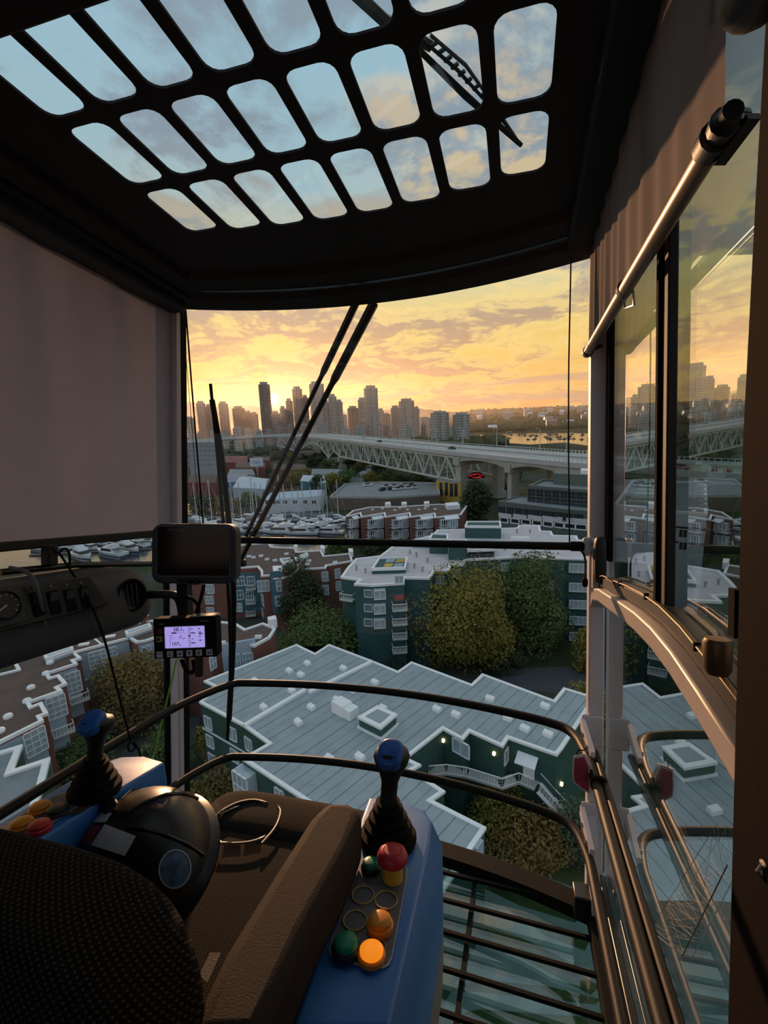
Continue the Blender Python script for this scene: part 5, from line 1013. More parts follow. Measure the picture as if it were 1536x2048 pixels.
pier(S0 - 2, 19.2, 3.6)
for k in (1.9, 3.4, 5.2, 7.2): 
    if S0 - 2 - k * 17 > 5: pier(S0 - 2 - k * 17, 19.0, 2.2)
for k in (11, 13, 19): pier(S0 + pan * k, 21 + depth(k) - .4, 3.0)
# arched concrete girders between the approach bents
bx = [S0 - 2] + [S0 - 2 - k * 17 for k in (1.9, 3.4, 5.2, 7.2) if S0 - 2 - k * 17 > 5]
for a, b in zip(bx, bx[1:]):
    for w in (.8, wid / 2, wid - .8): put('girder', MB().loft([[at_s(a + (b - a) * t, w + dw, z) for dw, z in ((-.4, -1.2), (.4, -1.2), (.4, -2.2 - 1.9 * (2 * t - 1) ** 2), (-.4, -2.2 - 1.9 * (2 * t - 1) ** 2))] for t in [k / 8 for k in range(9)]]), 'concrete', bg_)
# street lamps and cars on the bridge
lm = empty('street_lamp', 'slender grey street lamp on the bridge deck', 'lamp', (0, 0, 0), None, 'street lamps along the bridge')
put('post', MB().tube([(0, 0, 0), (0, 0, 8.5)], [.14, .09], 6), 'steel_green', lm); put('arm', MB().tube([(0, 0, 8.4), (.9, 0, 8.8), (1.9, 0, 8.8)], .07, 5), 'steel_green', lm); put('lamp_head', MB().box((1.6, -.18, 8.62), (2.4, .18, 8.8)), 'steel_green', lm)
first = True
ORD = 'first second third fourth fifth sixth seventh eighth ninth tenth eleventh twelfth thirteenth fourteenth fifteenth sixteenth seventeenth eighteenth nineteenth twentieth twenty-first twenty-second twenty-third twenty-fourth twenty-fifth twenty-sixth twenty-seventh twenty-eighth'.split()
for k in range(15):
    for w, fl in ((.4, 0), (wid - .4, math.pi)):
        s = 42 + k * 27 + (9 if fl else 0); p = at_s(s, w, .3); n = (at_s(s, wid, 0) - at_s(s, 0, 0)).normalized(); M = Matrix.Translation(p) @ Matrix.Rotation(math.atan2(n.y, n.x) + fl, 4, 'Z')
        lb = 'grey street lamp on the %s kerb of the bridge, %s from its right end' % ('far' if fl else 'near', ORD[k])
        if first: lm.matrix_world = M; first = False; lm['label'] = lb
        else: dup(lm, M, lb)
def car(label, s, w, m, big=False, group='cars on the bridge'):
    c = empty('car', label, 'car', (0, 0, 0), None, group); h = 1.9 if big else 1.5
    put('body', MB().loft([[V((x, y, z)) for x, y in rrect(4.6, 1.85, .35, 2)] for z in (.35, .95)]), m, c)
    put('cabin', MB().loft([[V((x - .15, y, .95)) for x, y in rrect(3.0 if big else 2.6, 1.7, .3, 2)], [V((x - .15, y, h)) for x, y in rrect(2.3 if big else 1.5, 1.45, .25, 2)]]), 'boat_glass', c); put('roof', MB().box((-1.1 if big else -.85, -.68, h - .04), (.8 if big else .5, .68, h + .03)), m, c)
    for x in (-1.45, 1.45):
        for y in (-.8, .8): put('wheel', MB().lathe([(0, -.1), (.34, -.1), (.34, .1), (0, .1)], Matrix.Translation((x, y, .34)) @ Matrix.Rotation(math.pi / 2, 4, 'X'), 10), 'rubber', c)
    e = at_s(s + 1, w, 0) - at_s(s - 1, w, 0); c.matrix_world = Matrix.Translation(at_s(s, w, .1)) @ Matrix.Rotation(math.atan2(e.y, e.x), 4, 'Z')
for lab, s, w, m, bgc in (('white van on the bridge nearest the side window', SD[i0] - 118, 7, 'car_white', 1), ('white car just behind the white van on the bridge', SD[i0] - 108, 10, 'car_white', 0), ('dark car on the bridge above the main pier', SD[i0] + 12, 7, 'car_dark', 0), ('dark car on the bridge above the middle truss', SD[i0] + 95, 7, 'car_dark', 0), ('small white car on the bridge behind the wiper', SD[i0] + 150, 18, 'car_white', 0), ('red car near the right end of the bridge', SD[i0] - 92, 4, 'car_red', 0)): car(lab, s, w, m, bgc)
# construction barriers
for k in range(9):
    p = at_s(SD[i0] - 100 - k * 3.2, 2.8, .3); tag(put('road_barrier', MB().box((-.7, -.1, 0), (.7, .1, .9)), 'car_red', None, Matrix.Translation(p) @ Matrix.Rotation(2.0, 4, 'Z')), 'red construction barrier on the near bridge kerb, %s of the row' % ORD[k], 'barrier', 'red barriers on the bridge')
# gantry sign frame over the bridge road
gt = empty('road_gantry', 'thin grey sign gantry standing on the bridge', 'gantry', at_s(S0 - 52, wid, 0)); p = at_s(S0 - 52, wid - .5, 0)
put('post', MB().tube([p, p + V((0, 0, 9))], .2, 6), 'steel_green', gt); put('arm', MB().tube([p + V((0, 0, 8.6)), p + V((9, 4, 8.8))], .15, 5), 'steel_green', gt); put('sign_board', MB().bar(p + V((7.5, 3.3, 8.6)), p + V((9, 4.0, 8.6)), .1, .8), 'steel_green', gt)
# neon sign under the bridge end
ns = empty('neon_sign', 'red neon sign reading GRANVILLE ISLAND under the bridge', 'sign', GY(953, 952, 206))
c0 = GY(953, 953, 204); put('sign_backing', MB().prism([(-3.6, -.8), (3.6, -.8), (3.6, .5), (1.8, 1.6), (0, 1.9), (-1.8, 1.6), (-3.6, .5)], -.1, .1), 'rubber', ns, Matrix.Translation(c0 + V((0, .4, 0))) @ Matrix.Rotation(math.pi / 2, 4, 'X'))
put('sign_stay', MB().bar(c0 + V((-3, .5, 1)), c0 + V((-1, .5, 7)), .15), 'steel_green', ns); put('sign_stay', MB().bar(c0 + V((3, .5, 1)), c0 + V((1, .5, 7)), .15), 'steel_green', ns)
for i, ch in enumerate('GRANVILLE'): x = (i - 4) * .70; text('letter', ch, .98, 'neon_red', ns, Matrix.Translation(c0 + V((x, 0, 1.0 - .085 * x * x))) @ Matrix.Rotation(math.pi / 2, 4, 'X') @ Matrix.Rotation(-.15 * x, 4, 'Z'), .04)
for i, ch in enumerate('ISLAND'): text('letter', ch, .88, 'neon_red', ns, Matrix.Translation(c0 + V(((i - 2.5) * .66, 0, -.35))) @ Matrix.Rotation(math.pi / 2, 4, 'X'), .04)
# ------------------------------------------------------------------ skyline towers
def tower_mat(name, c1, c2, wx=3.2):
    def ex(q, co, c):
        s = q.new('ShaderNodeSeparateXYZ', None, _0=co); fz = q.m('FRACT', q.m('DIVIDE', s.outputs[2], 3.0)); hx = q.m('FRACT', q.m('DIVIDE', q.m('ADD', s.outputs[0], q.m('MULTIPLY', s.outputs[1], .73)), wx))
        g_ = q.m('MULTIPLY', q.step(fz, .28, .36), q.step(hx, .16, .24)); n = q.noise(q.vm('MULTIPLY', co, (1.2, 1.2, .9)), .35, 3)
        return q.mix(g_, hexc(c1), q.mix(q.step(n, .4, .6), hexc(c2), tuple(x * 1.7 for x in hexc(c2))))
    return mat(name, c1, .45, var=0, extra=ex)
tower_mat('tower_a', 'c4b1a4', '7d7571'); tower_mat('tower_b', 'b8c0bd', '74827f', 2.6); tower_mat('tower_c', 'd0c9c0', '8a8987', 4.0); tower_mat('tower_d', 'b0988a', '6f6562', 2.9)
def tower(label, x0, x1, yt, D, m, stepx=0, stepy=0, ang=.35, slabs=True, name='skyscraper', yb=None, group='skyline towers'):
    a, b, t = GY(x0, yt, D), GY(x1, yt, D), GY((x0 + x1) / 2, yt, D); w = (b - a).length; h = t.z; c = (a + b) / 2; d = w * random.uniform(.7, .95); rw = w / (math.cos(ang) + .55 * math.sin(ang)) 
    e = empty(name, label, 'tower', (c.x, c.y, 0), None, group); M = Matrix.Translation((c.x, c.y, 0)) @ Matrix.Rotation(ang, 4, 'Z'); rd = rw * .55
    hb = h - (3.5 if h > 45 else 2.0); ch = rw * .13
    oct_ = [(-rw / 2, -rd / 2), (-ch, -rd / 2), (-ch, -rd / 2 - ch * .6), (ch * 1.4, -rd / 2 - ch * .6), (ch * 1.4, -rd / 2), (rw / 2 - ch, -rd / 2), (rw / 2 - ch, -rd / 2 + ch), (rw / 2, -rd / 2 + ch), (rw / 2, rd / 2), (-rw / 2, rd / 2)]
    put('shaft', MB().prism(oct_, 0, hb), m, e, M); put('crown', MB().box((-rw * .36, -rd * .34, hb), (rw * .30, rd * .34, h)), 'concrete', e, M); put('roof_mast', MB().bar((0, 0, h - .1), (0, 0, h + 2.5), .5), 'concrete', e, M)
    if slabs:
        sl = MB(); z = 9.0
        while z < hb: sl.box((-rw / 2 - .5, -rd / 2 - .7, z), (-rw * .12, -rd / 2, z + .35)); sl.box((rw * .12, -rd / 2 - .7, z), (rw / 2 + .5, -rd / 2 + 1, z + .35)); z += 3.0 if h < 60 else 6.0
        tag(put('balcony_slabs', sl, 'concrete', e, M), kind='stuff')
    return e
TW = [('stub tower close beside the left pillar', 372, 386, 833, 760, 'tower_b', .2), ('square tower between the left pillar cords', 391, 411, 802, 820, 'tower_a', .3), ('wider tower just left of the upright wiper tip', 409, 427, 808, 760, 'tower_d', .2), ('tower behind the upright wiper tip', 435, 456, 803, 820, 'tower_a', .4), ('broad stepped block left of the tall slab', 463, 490, 812, 780, 'tower_d', .25), ('lower right step beside the broad block', 488, 503, 821, 790, 'tower_d', .25), ('short tower next to the tall slab on its left', 500, 516, 824, 850, 'tower_a', .3),
      ('tall slab tower immediately left of the sun', 515, 540, 764, 700, 'tower_d', .30), ('low block right below the sun', 540, 560, 822, 690, 'tower_a', .2), ('stepped tower rising right of the sun, lowest step', 558, 572, 812, 700, 'tower_a', .2), ('stepped tower rising right of the sun, middle step', 570, 585, 797, 705, 'tower_d', .2), ('rounded tower crowning the stepped group', 583, 604, 773, 720, 'tower_a', .35), ('narrow tower filling the gap before the left wiper arm', 603, 616, 790, 730, 'tower_d', .3), ('tall pale tower crossed by the wiper arms', 617, 648, 763, 740, 'tower_c', .35), ('mid tower showing between the two wiper arms', 645, 658, 800, 700, 'tower_a', .3), ('tower just right of the wiper arms', 655, 673, 788, 760, 'tower_b', .3), ('lower shoulder tower right of the wiper arms', 671, 685, 799, 770, 'tower_b', .25), ('small far block in the gap right of the wiper arms', 685, 694, 828, 900, 'tower_c', .2),
      ('plain brown tower in the middle of the skyline', 694, 717, 812, 800, 'tower_d', .25), ('left shoulder of the highest middle tower', 715, 731, 795, 720, 'tower_b', .3), ('highest glassy tower in the middle of the skyline', 727, 756, 771, 700, 'tower_b', .4), ('pale tower right of the highest middle one', 755, 768, 817, 800, 'tower_c', .25), ('short dark tower right of the pale one', 766, 781, 826, 820, 'tower_a', .3), ('left wing of the stepped white tower group', 781, 800, 811, 720, 'tower_b', .3), ('stepped white tower with a stacked top', 797, 829, 797, 700, 'tower_c', .3), ('right wing of the stepped white tower group', 827, 839, 813, 720, 'tower_c', .25), ('low far flats between white tower and glass pair', 838, 862, 834, 900, 'tower_c', .2), ('left block of the pale glass pair by the inlet', 861, 899, 822, 560, 'tower_b', .35), ('right block of the pale glass pair by the inlet', 906, 941, 825, 560, 'tower_b', .4), ('lone tower on the right hillside', 1402, 1417, 797, 900, 'tower_c', .3), ('blunt block beside the lone hillside tower', 1424, 1446, 803, 1000, 'tower_a', .3)]
for lab, x0, x1, yt, D, m, an in TW: tower(lab, x0, x1, yt, D, m, ang=an)
rnd = random.Random(11)
for k in range(26):       # lower blocks along the feet of the skyline
    x = 375 + k * 22 + rnd.uniform(-6, 6); w = rnd.uniform(10, 20); tower('low city block at the foot of the skyline, %s from the left pillar' % ORD[k], x, x + w, 850 + rnd.uniform(-8, 8) - (x - 768) * .03, rnd.uniform(560, 680), rnd.choice(['tower_a', 'tower_c', 'tower_d', 'tower_b']), ang=.25, slabs=False, name='city_block', group='low blocks at the foot of the skyline')
for k, (x, yt, w) in enumerate(((1080, 818, 4), (1085, 813, 5), (1098, 814, 4), (1106, 816, 3), (1113, 810, 5), (1119, 815, 4), (1076, 821, 4))): tower('tiny far tower on the horizon beyond the inlet, %s in the cluster' % ['second from left', 'third from left', 'fourth from left', 'fifth from left', 'tallest of all', 'rightmost of all', 'leftmost of all'][k], x, x + w, yt, 3800, 'tower_d', ang=.2, slabs=False, name='far_tower', group='far towers on the horizon')
# far shore houses
def housem(w, d, h, m): 
    me = MB().box((-w / 2, -d / 2, 0), (w / 2, d / 2, h)).add([(-w / 2, -d / 2, h), (w / 2, -d / 2, h), (w / 2, d / 2, h), (-w / 2, d / 2, h), (-w / 2, 0, h + d * .3), (w / 2, 0, h + d * .3)], [(0, 1, 5, 4), (2, 3, 4, 5), (1, 2, 5), (3, 0, 4)]).mesh('shore_house'); me.materials.append(MATS[m]); return me
HMs = [housem(14, 12, 10, 'white_wall'), housem(22, 14, 14, 'tower_c'), housem(18, 12, 16, 'tower_d'), housem(26, 14, 20, 'tower_b'), housem(12, 10, 8, 'brown_roof')]
for k in range(90):
    D = rnd.uniform(830, 2000); x = rnd.uniform(945, 1500) if k < 70 else rnd.uniform(1190, 1480); p = GY(x, 860, D)
    z = 0 if D < 1000 else (D - 1000) * .020
    if 1190 < x and D < 900: z = 2
    hk = rnd.randrange(5)
    tag(put('shore_house', HMs[hk], None, None, Matrix.Translation((p.x, p.y, z - 2)) @ Matrix.Rotation(rnd.uniform(-.5, .5), 4, 'Z')), ['white gabled house', 'pale flat-block house', 'brown apartment house', 'long grey apartment house', 'small brown house'][hk] + ' on the far shore beyond the inlet', 'house', '%s houses on the far shore' % ['white', 'pale', 'brown', 'grey', 'small'][hk])
# far land and mountains
def ridge(name, px, D, m, label, zb=-5):
    top_ = [GY(x, y, D) for x, y in px]; n = len(top_); struct(name, MB().add(top_ + [V((p.x, p.y, zb)) for p in top_] + [V((p.x * 1.15, p.y * 1.15, zb)) for p in top_], [f for i in range(n - 1) for f in ((i, i + 1, n + i + 1, n + i), (i + 1, i, 2 * n + i, 2 * n + i + 1))]), m, label)
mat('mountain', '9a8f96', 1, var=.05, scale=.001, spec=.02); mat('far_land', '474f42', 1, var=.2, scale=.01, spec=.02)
def rough(pts, amp, n=6):
    out = []
    for (x0, y0), (x1, y1) in zip(pts, pts[1:]): out += [(x0 + (x1 - x0) * k / n, y0 + (y1 - y0) * k / n - rnd.uniform(0, amp)) for k in range(n)]
    return out + [pts[-1]]
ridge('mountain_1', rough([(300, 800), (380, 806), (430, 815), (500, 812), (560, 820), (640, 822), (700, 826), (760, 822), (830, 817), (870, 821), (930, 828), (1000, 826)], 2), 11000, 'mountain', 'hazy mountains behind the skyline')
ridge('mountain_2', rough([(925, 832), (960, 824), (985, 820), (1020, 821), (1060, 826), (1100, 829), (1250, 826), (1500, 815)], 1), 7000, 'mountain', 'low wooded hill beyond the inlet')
def hill(a, b): x = -200 + 2200 * a; y = 840 + 3200 * b; return V((x, y, 2 + min(46, (y - 840) * .020) * (.55 + .45 * noise.noise(V((x * .004, y * .004, 0)))) - (6 if b == 0 else 0)))
struct('far_shore', MB().grid(hill, 30, 24).mesh('h', 60), 'far_land', 'gently rising far shore')
# ------------------------------------------------------------------ boats
def hullm(L, W, H, m, stern=.8):
    R = []
    for t, w, z in ((0, stern, 0), (.25, 1, 0), (.55, .95, .05), (.72, .74, .12), (.85, .46, .2), (.95, .18, .28), (1.0, .02, .32)):
        x = -L / 2 + L * t; R.append([V((x, -W / 2 * w * .6, -.2)), V((x, W / 2 * w * .6, -.2)), V((x, W / 2 * w, H * (1 + z))), V((x, -W / 2 * w, H * (1 + z)))])
    me = MB().loft(R).mesh('hull'); me.materials.append(MATS[m]); return me
def boat(kind, label, group):
    if kind == 'sail':
        e = empty('sailboat', label, 'boat', (0, 0, 0), None, group); put('hull', hullm(10.5, 3.2, 1.1, 'boat_white'), None, e)
        put('cabin', MB().loft([[V((x - .4, y, 1.1)) for x, y in rrect(4.6, 1.9, .5, 2)], [V((x - .4, y, 1.75)) for x, y in rrect(4.0, 1.5, .5, 2)]]), 'boat_white', e); put('mast', MB().tube([(.8, 0, 1.2), (.8, 0, 15.0)], [.2, .14], 6), 'mast_alloy', e)
        put('boom', MB().tube([(.8, 0, 2.6), (-3.6, 0, 2.7)], .16, 6), 'boat_blue', e); put('spreader', MB().bar((.8, -1.0, 9.0), (.8, 1.0, 9.0), .07), 'mast_alloy', e)
        for a, b in (((.8, 0, 15.0), (5.0, 0, 1.5)), ((.8, 0, 15.0), (-5.0, 0, 1.4))): put('stay', MB().tube([a, b], .03, 4), 'mast_alloy', e)
        put('cockpit_cover', MB().box((-3.6, -1.0, 1.1), (-1.6, 1.0, 2.1)), 'boat_blue', e)
    else:
        e = empty('motor_yacht', label, 'boat', (0, 0, 0), None, group); put('hull', hullm(11.5, 3.9, 1.5, 'boat_white', .95), None, e); put('hull_stripe', hullm(11.56, 3.5, .75, 'boat_blue', .95), None, e)
        put('cabin', MB().loft([[V((x - .6, y, 1.5)) for x, y in rrect(6.2, 3.0, .7, 2)], [V((x - .8, y, 2.9)) for x, y in rrect(5.0, 2.6, .7, 2)]]), 'boat_white', e); put('windscreen', MB().loft([[V((x - .1, y, 1.95)) for x, y in rrect(5.7, 3.06, .7, 2)], [V((x - .3, y, 2.55)) for x, y in rrect(5.0, 2.86, .7, 2)]]), 'boat_glass', e)
        put('flybridge', MB().loft([[V((x - 1.4, y, 2.9)) for x, y in rrect(3.4, 2.4, .6, 2)], [V((x - 1.6, y, 3.5)) for x, y in rrect(2.8, 2.2, .6, 2)]]), 'boat_white', e); put('canopy', MB().box((-4.9, -1.6, 2.6), (-3.0, 1.6, 2.75)), 'boat_blue', e); put('radar_arch', MB().bar((-2.2, -1.2, 3.4), (-2.2, 1.2, 3.4), .3, .9), 'boat_white', e)
    return e
sb = boat('sail', 'white sailboat with a tall bare mast moored in the marina', 'sailboats in the marina'); my = boat('motor', 'white motor yacht berthed among the sailboats', 'motor yachts in the marina')
SBP = [(392, 1040), (412, 1046), (430, 1052), (462, 1050), (472, 1056), (488, 1046), (503, 1052), (520, 1047), (532, 1056), (552, 1046), (566, 1040), (577, 1052), (598, 1049), (612, 1044), (628, 1046), (638, 1042), (650, 1040), (660, 1046), (674, 1038), (448, 1044), (512, 1036), (586, 1036)]
for k, (x, y) in enumerate(SBP):
    M = Matrix.Translation(GZ(x, y, .05)) @ Matrix.Rotation(rnd.uniform(-.25, .25) + (2.6 if k % 3 else -.6), 4, 'Z') @ Matrix.Scale(rnd.uniform(.85, 1.15), 4)
    lb = 'white sailboat with a bare mast, %s mast counted from the left pillar' % ORD[sorted(SBP).index((x, y))]
    if k == 0: sb.matrix_world = M; sb['label'] = lb
    else: dup(sb, M, lb)
MYP = [(470, 1068), (496, 1066), (520, 1066), (545, 1062), (560, 1070), (580, 1064), (600, 1072), (612, 1062), (632, 1066), (648, 1060), (655, 1070), (668, 1056), (684, 1052), (560, 1054), (622, 1054)]
for k, (x, y) in enumerate(MYP):
    M = Matrix.Translation(GZ(x, y, .05)) @ Matrix.Rotation(rnd.uniform(-.2, .2) + (.3 if k % 2 else 2.9), 4, 'Z') @ Matrix.Scale(rnd.uniform(.8, 1.1), 4)
    lb = 'white motor yacht in the front marina rows, %s from the wiper blade' % ORD[sorted(MYP).index((x, y))]
    if k == 0: my.matrix_world = M; my['label'] = lb
    else: dup(my, M, lb)
LYP = ((84, 1102, .9), (128, 1098, 1.0), (152, 1094, 1.0), (166, 1117, 1.25), (182, 1100, .9), (222, 1112, 1.25), (258, 1104, 1.2), (205, 1092, 1.0), (236, 1092, 1.0), (276, 1094, 1.0), (290, 1088, 1.0), (172, 1086, 1.0), (250, 1082, 1.0), (110, 1086, .9), (210, 1082, .9))
for k, (x, y, sc) in enumerate(LYP):
    dup(my, Matrix.Translation(GZ(x, y, .05)) @ Matrix.Rotation(-.55 + rnd.uniform(-.2, .2) + (math.pi if k % 4 == 1 else 0), 4, 'Z') @ Matrix.Scale(sc * .82, 4), 'white motor yacht below the left blind, %s from the left' % ORD[sorted(LYP).index((x, y, sc))], 'motor yachts below the left blind')
for k, px in enumerate(([(380, 1062), (690, 1058)], [(440, 1075), (690, 1066)], [(60, 1110), (300, 1098)], [(400, 1034), (680, 1032)])):
    a, b = GZ(*px[0], .3), GZ(*px[1], .3); tag(put('dock', MB().bar(a, b, 1.2, .3), 'wood_dock'), ['long wooden dock between the sailboats', 'wooden dock in front of the motor yachts', 'wooden dock below the left blind', 'rear wooden dock behind the masts'][k], 'dock')
# ------------------------------------------------------------------ trees
def crown(c, R, n, size, seed, lumps=16):
    r = random.Random(seed); L = []; 
    for k in range(lumps):
        while True:
            q = V((r.uniform(-1, 1), r.uniform(-1, 1), r.uniform(-1, 1)))
            if q.length < 1: break
        q = q * .68; q.x *= 1 - .35 * q.z; q.y *= 1 - .35 * q.z; L.append((V((q.x * R[0], q.y * R[1], q.z * R[2])), r.uniform(.30, .48)))
    vs_, fs = [], []
    for i in range(n):
        o, k = L[r.randrange(lumps)]; d = V((r.gauss(0, 1), r.gauss(0, 1), r.gauss(0, 1))).normalized(); rad = k * r.uniform(.72, 1.06)
        p = c + o + V((d.x * R[0] * rad, d.y * R[1] * rad, d.z * R[2] * rad)); nrm = (d + V((r.gauss(0, .5), r.gauss(0, .5), r.gauss(0, .5) + .3))).normalized()
        t = nrm.cross(V((r.gauss(0, 1), r.gauss(0, 1), r.gauss(0, 1)))).normalized(); b = nrm.cross(t); s = size * r.uniform(.6, 1.3); j = len(vs_)
        vs_ += [tuple(p - t * s), tuple(p - b * s * .5 + nrm * s * .2), tuple(p + t * s), tuple(p + b * s * .5 + nrm * s * .2)]; fs.append((j, j + 1, j + 2, j + 3))
    me = bpy.data.meshes.new('foliage'); me.from_pydata(vs_, [], fs); return me
def tree(name, label, x, y, rx, ry, m, group=None, z0=0.0, density=1.0, cat='tree', lift=.9, leaf=3.3):
    base_ = GZ(x, y + ry * lift, z0); c = GY(x, y, base_.y); dist = (c - EYE).length; px = dist / FPX; R = V((rx * px, rx * px * .9, ry * px * 1.05))
    e = empty(name, label, cat, base_, None, group); n = int(max(250, min(20000, rx * ry * 1.7 * density)))
    o = put('foliage', crown(c, R, n, leaf * px * 1.0, hash((x, y)) & 0xffff, max(8, min(40, int(n / 130)))), m, e); o['kind'] = 'stuff'
    tr = min(.45, R.x * .06); put('trunk', MB().tube([base_, base_.lerp(c, .6) + V((.1, 0, 0)), c + V((0, 0, R.z * .2))], [tr, tr * .8, tr * .3], 7), 'trunk', e)
    for k in range(4): a = k * 1.7; put('branch', MB().tube([base_.lerp(c, .7), c + V((R.x * .5 * math.cos(a), R.y * .5 * math.sin(a), R.z * .25))], [tr * .4, tr * .12], 5), 'trunk', e)
TR = [('broad_tree', 'huge yellow-green tree in front of the dark green condominium', 930, 1232, 116, 112, 'leaf_olive'), ('broad_tree', 'dark green tree right behind the huge yellow-green tree', 1065, 1205, 82, 105, 'leaf_green'), ('broad_tree', 'wide green tree behind the grey flat roof', 640, 1268, 102, 64, 'leaf_green'), ('broad_tree', 'dark narrow tree between the brick house and the wide green tree', 598, 1190, 52, 72, 'leaf_dark'), ('conifer', 'dark conifer beside the white-framed waterfront bays', 952, 1012, 42, 58, 'leaf_dark'), ('broad_tree', 'tree against the right pillar at the roof end', 1178, 1440, 50, 78, 'leaf_olive'), ('broad_tree', 'street tree just above the pillar-side roof corner', 1172, 1300, 30, 45, 'leaf_olive'), ('broad_tree', 'rounded garden tree below the brick terrace', 258, 1388, 80, 78, 'leaf_dry'), ('shrub', 'dark shrub bed between terrace and lane', 160, 1520, 62, 34, 'leaf_green'), ('shrub', 'low hedge along the narrow lane', 330, 1505, 45, 45, 'leaf_green'), ('red_shrub', 'dark red shrub in the courtyard', 940, 1560, 52, 36, 'leaf_red'), ('garden_tree', 'olive garden tree in the courtyard below the walkway', 1000, 1618, 62, 50, 'leaf_olive'), ('garden_tree', 'brownish tree left of the courtyard stair', 1075, 1672, 72, 52, 'leaf_dry'), ('garden_tree', 'grey-green conifer at the foot of the stair', 1160, 1655, 40, 75, 'leaf_sage'), ('shrub', 'dry bush beyond the floor glass frame', 1010, 1705, 60, 30, 'leaf_dry'), ('shrub', 'rust brown bush behind the seat corner', 440, 1560, 55, 34, 'leaf_dry'), ('shrub', 'pale bush at the left wall of the green block', 408, 1490, 22, 34, 'leaf_olive'), ('willow', 'drooping willow beside the orange pond', 686, 1090, 30, 22, 'leaf_green'), ('hedge', 'dark hedge at the waterside right of the willow', 745, 1092, 42, 14, 'leaf_dark'), ('broad_tree', 'dense tree between the office and the condominium', 1160, 1040, 34, 36, 'leaf_dark'), ('broad_tree', 'small bright tree under the waterfront bays', 905, 1062, 26, 22, 'leaf_green'), ('broad_tree', 'dark tree in the side window below the white block', 1330, 1095, 60, 40, 'leaf_dark'), ('broad_tree', 'green tree right of the white block', 1450, 1010, 46, 50, 'leaf_green'), ('broad_tree', 'trees seen through the lower door glass', 1330, 1300, 90, 70, 'leaf_dark'), ('shrub', 'bushes at the foot of the dark green condominium', 1010, 1315, 60, 22, 'leaf_dark'), ('shrub', 'bushes between the wide tree and the condominium', 770, 1312, 50, 24, 'leaf_dark')]
for nm, lab, x, y, rx, ry, m in TR: tree(nm, lab, x, y, rx, ry, m, cat='shrub' if nm in ('shrub', 'red_shrub', 'hedge') else 'tree')
for k, (x, y, rx, ry, m) in enumerate(((400, 1004, 48, 20, 'leaf_dark'), (452, 1006, 36, 18, 'leaf_dry'), (500, 996, 30, 14, 'leaf_green'), (560, 988, 34, 18, 'leaf_dry'), (570, 958, 26, 18, 'leaf_dry'), (600, 948, 34, 22, 'leaf_olive'), (632, 972, 28, 22, 'leaf_dark'), (662, 964, 30, 20, 'leaf_olive'), (690, 956, 30, 20, 'leaf_green'), (716, 946, 22, 20, 'leaf_dark'), (745, 956, 28, 14, 'leaf_olive'), (778, 952, 24, 13, 'leaf_green'), (806, 958, 22, 12, 'leaf_dark'), (838, 956, 22, 12, 'leaf_green'), (860, 962, 16, 9, 'leaf_dark'), (585, 918, 13, 14, 'leaf_olive'), (545, 912, 14, 9, 'leaf_dry'), (1010, 975, 18, 14, 'leaf_dark'), (1030, 950, 22, 14, 'leaf_dark'), (1300, 940, 40, 20, 'leaf_dark'), (480, 916, 18, 9, 'leaf_dark'), (622, 924, 18, 11, 'leaf_dark'), (655, 930, 20, 12, 'leaf_green'), (695, 926, 22, 12, 'leaf_dark'), (728, 928, 18, 11, 'leaf_olive'), (525, 944, 20, 10, 'leaf_dark'), (762, 934, 18, 9, 'leaf_dark'))):
    tree('island_tree', 'leafy tree on the island below the bridge, %s of its row from the left' % ORD[k], x, y, rx, ry, m, group=['trees before the truss', 'trees around the sheds'][x < 610], density=1.2, leaf=2.4)
# distant green belts, too small to tell apart
bm = bmesh.new(); r = random.Random(5)
def blob(p, s):
    g_ = bmesh.ops.create_icosphere(bm, subdivisions=1, radius=s, matrix=Matrix.Translation(p) @ Matrix.Diagonal((1, 1, .8, 1)))
    for v in g_['verts']: v.co += V((r.uniform(-.2, .2), r.uniform(-.2, .2), r.uniform(-.2, .2))) * s
for k in range(1500):
    D = r.choice([r.uniform(820, 1100), r.uniform(1000, 3600)]); x = r.uniform(935, 1560); p = GY(x, 850, D); z = 0 if D < 840 else min(46, (D - 840) * .02) * .75; blob(V((p.x, p.y, z + 3)), r.uniform(4, 9))
for k in range(420):
    x = r.uniform(1180, 1540); p = GZ(x, r.uniform(862, 935), 0); blob(V((p.x, p.y, 3)), r.uniform(2.5, 5.5))
for k in range(260):
    x = r.uniform(820, 1010); p = GZ(x, r.uniform(880, 896) + (920 - x) * .02, 0); blob(V((p.x, p.y, 3)), r.uniform(3, 6))
for k in range(300):
    x = r.uniform(360, 820); p = GZ(x, r.uniform(872, 925), 0); blob(V((p.x, p.y, 2)), r.uniform(2.5, 5))
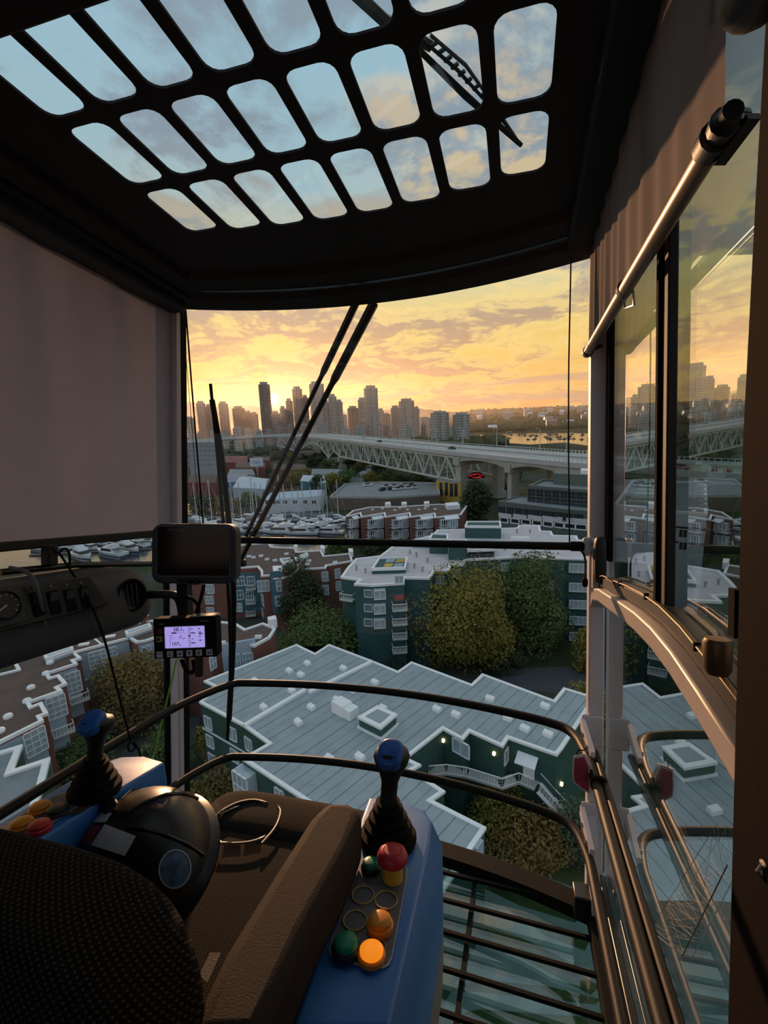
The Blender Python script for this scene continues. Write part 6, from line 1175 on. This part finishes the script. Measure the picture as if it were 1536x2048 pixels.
me = bpy.data.meshes.new('distant_trees'); bm.to_mesh(me); bm.free(); me.shade_smooth()
tag(put('distant_trees', me, 'leaf_dark'), 'dark belts of distant trees along the far shore and behind the bridge', 'trees', None, 'stuff')
mb_ = MB()
for k in range(40): p = GZ(rnd.uniform(990, 1185), rnd.uniform(868, 880), 0); mb_.add([p + V(q) for q in ((-3, -1, 0), (3, -1, 0), (3, 1, 0), (-3, 1, 0), (0, 0, 1.6), (.2, 0, 1.0), (-.2, 0, 1.0), (0, 0, 7))], [(0, 1, 4), (1, 2, 4), (2, 3, 4), (3, 0, 4), (5, 6, 7)])
tag(put('moored_boats', mb_, 'boat_glass'), 'specks of boats anchored on the far inlet', 'boats', None, 'stuff')
for k, (x, y) in enumerate(((772, 975), (780, 979), (788, 974), (795, 980), (803, 976), (810, 972), (817, 978), (822, 971), (828, 976), (735, 972), (765, 981))):
    c = empty('parked_car', 'parked car on the parking deck roof, %s in the huddle' % ORD[k], 'car', GZ(x, y, 5), None, 'cars on the parking deck'); M = Matrix.Translation(GZ(x, y, 5.0)) @ Matrix.Rotation(.5 + k, 4, 'Z')
    put('body', MB().loft([[V((x_, y_, z)) for x_, y_ in rrect(4.4, 1.8, .35, 2)] for z in (.3, .9)]), ['car_white', 'car_dark', 'car_white'][k % 3], c, M); put('cabin', MB().loft([[V((x_, y_, .9)) for x_, y_ in rrect(2.5, 1.6, .3, 2)], [V((x_, y_, 1.45)) for x_, y_ in rrect(1.6, 1.4, .3, 2)]]), 'boat_glass', c, M)

# ------------------------------------------------------------------ evening haze over the far city
hm = bpy.data.materials.new('haze_air'); hm.use_nodes = True; q = NG(hm.node_tree); q.n.clear()
vsn = q.new('ShaderNodeVolumeScatter', None, Color=(1.0, .90, .80), Density=.00013, Anisotropy=.72); q.l.new(vsn.outputs[0], q.n.new('ShaderNodeOutputMaterial').inputs['Volume'])
hz_o = put('haze', MB().box((-3000, 330, -3), (3000, 2300, 150)), hm); tag(hz_o, 'thin evening haze lying over the far city', 'haze', None, 'stuff')
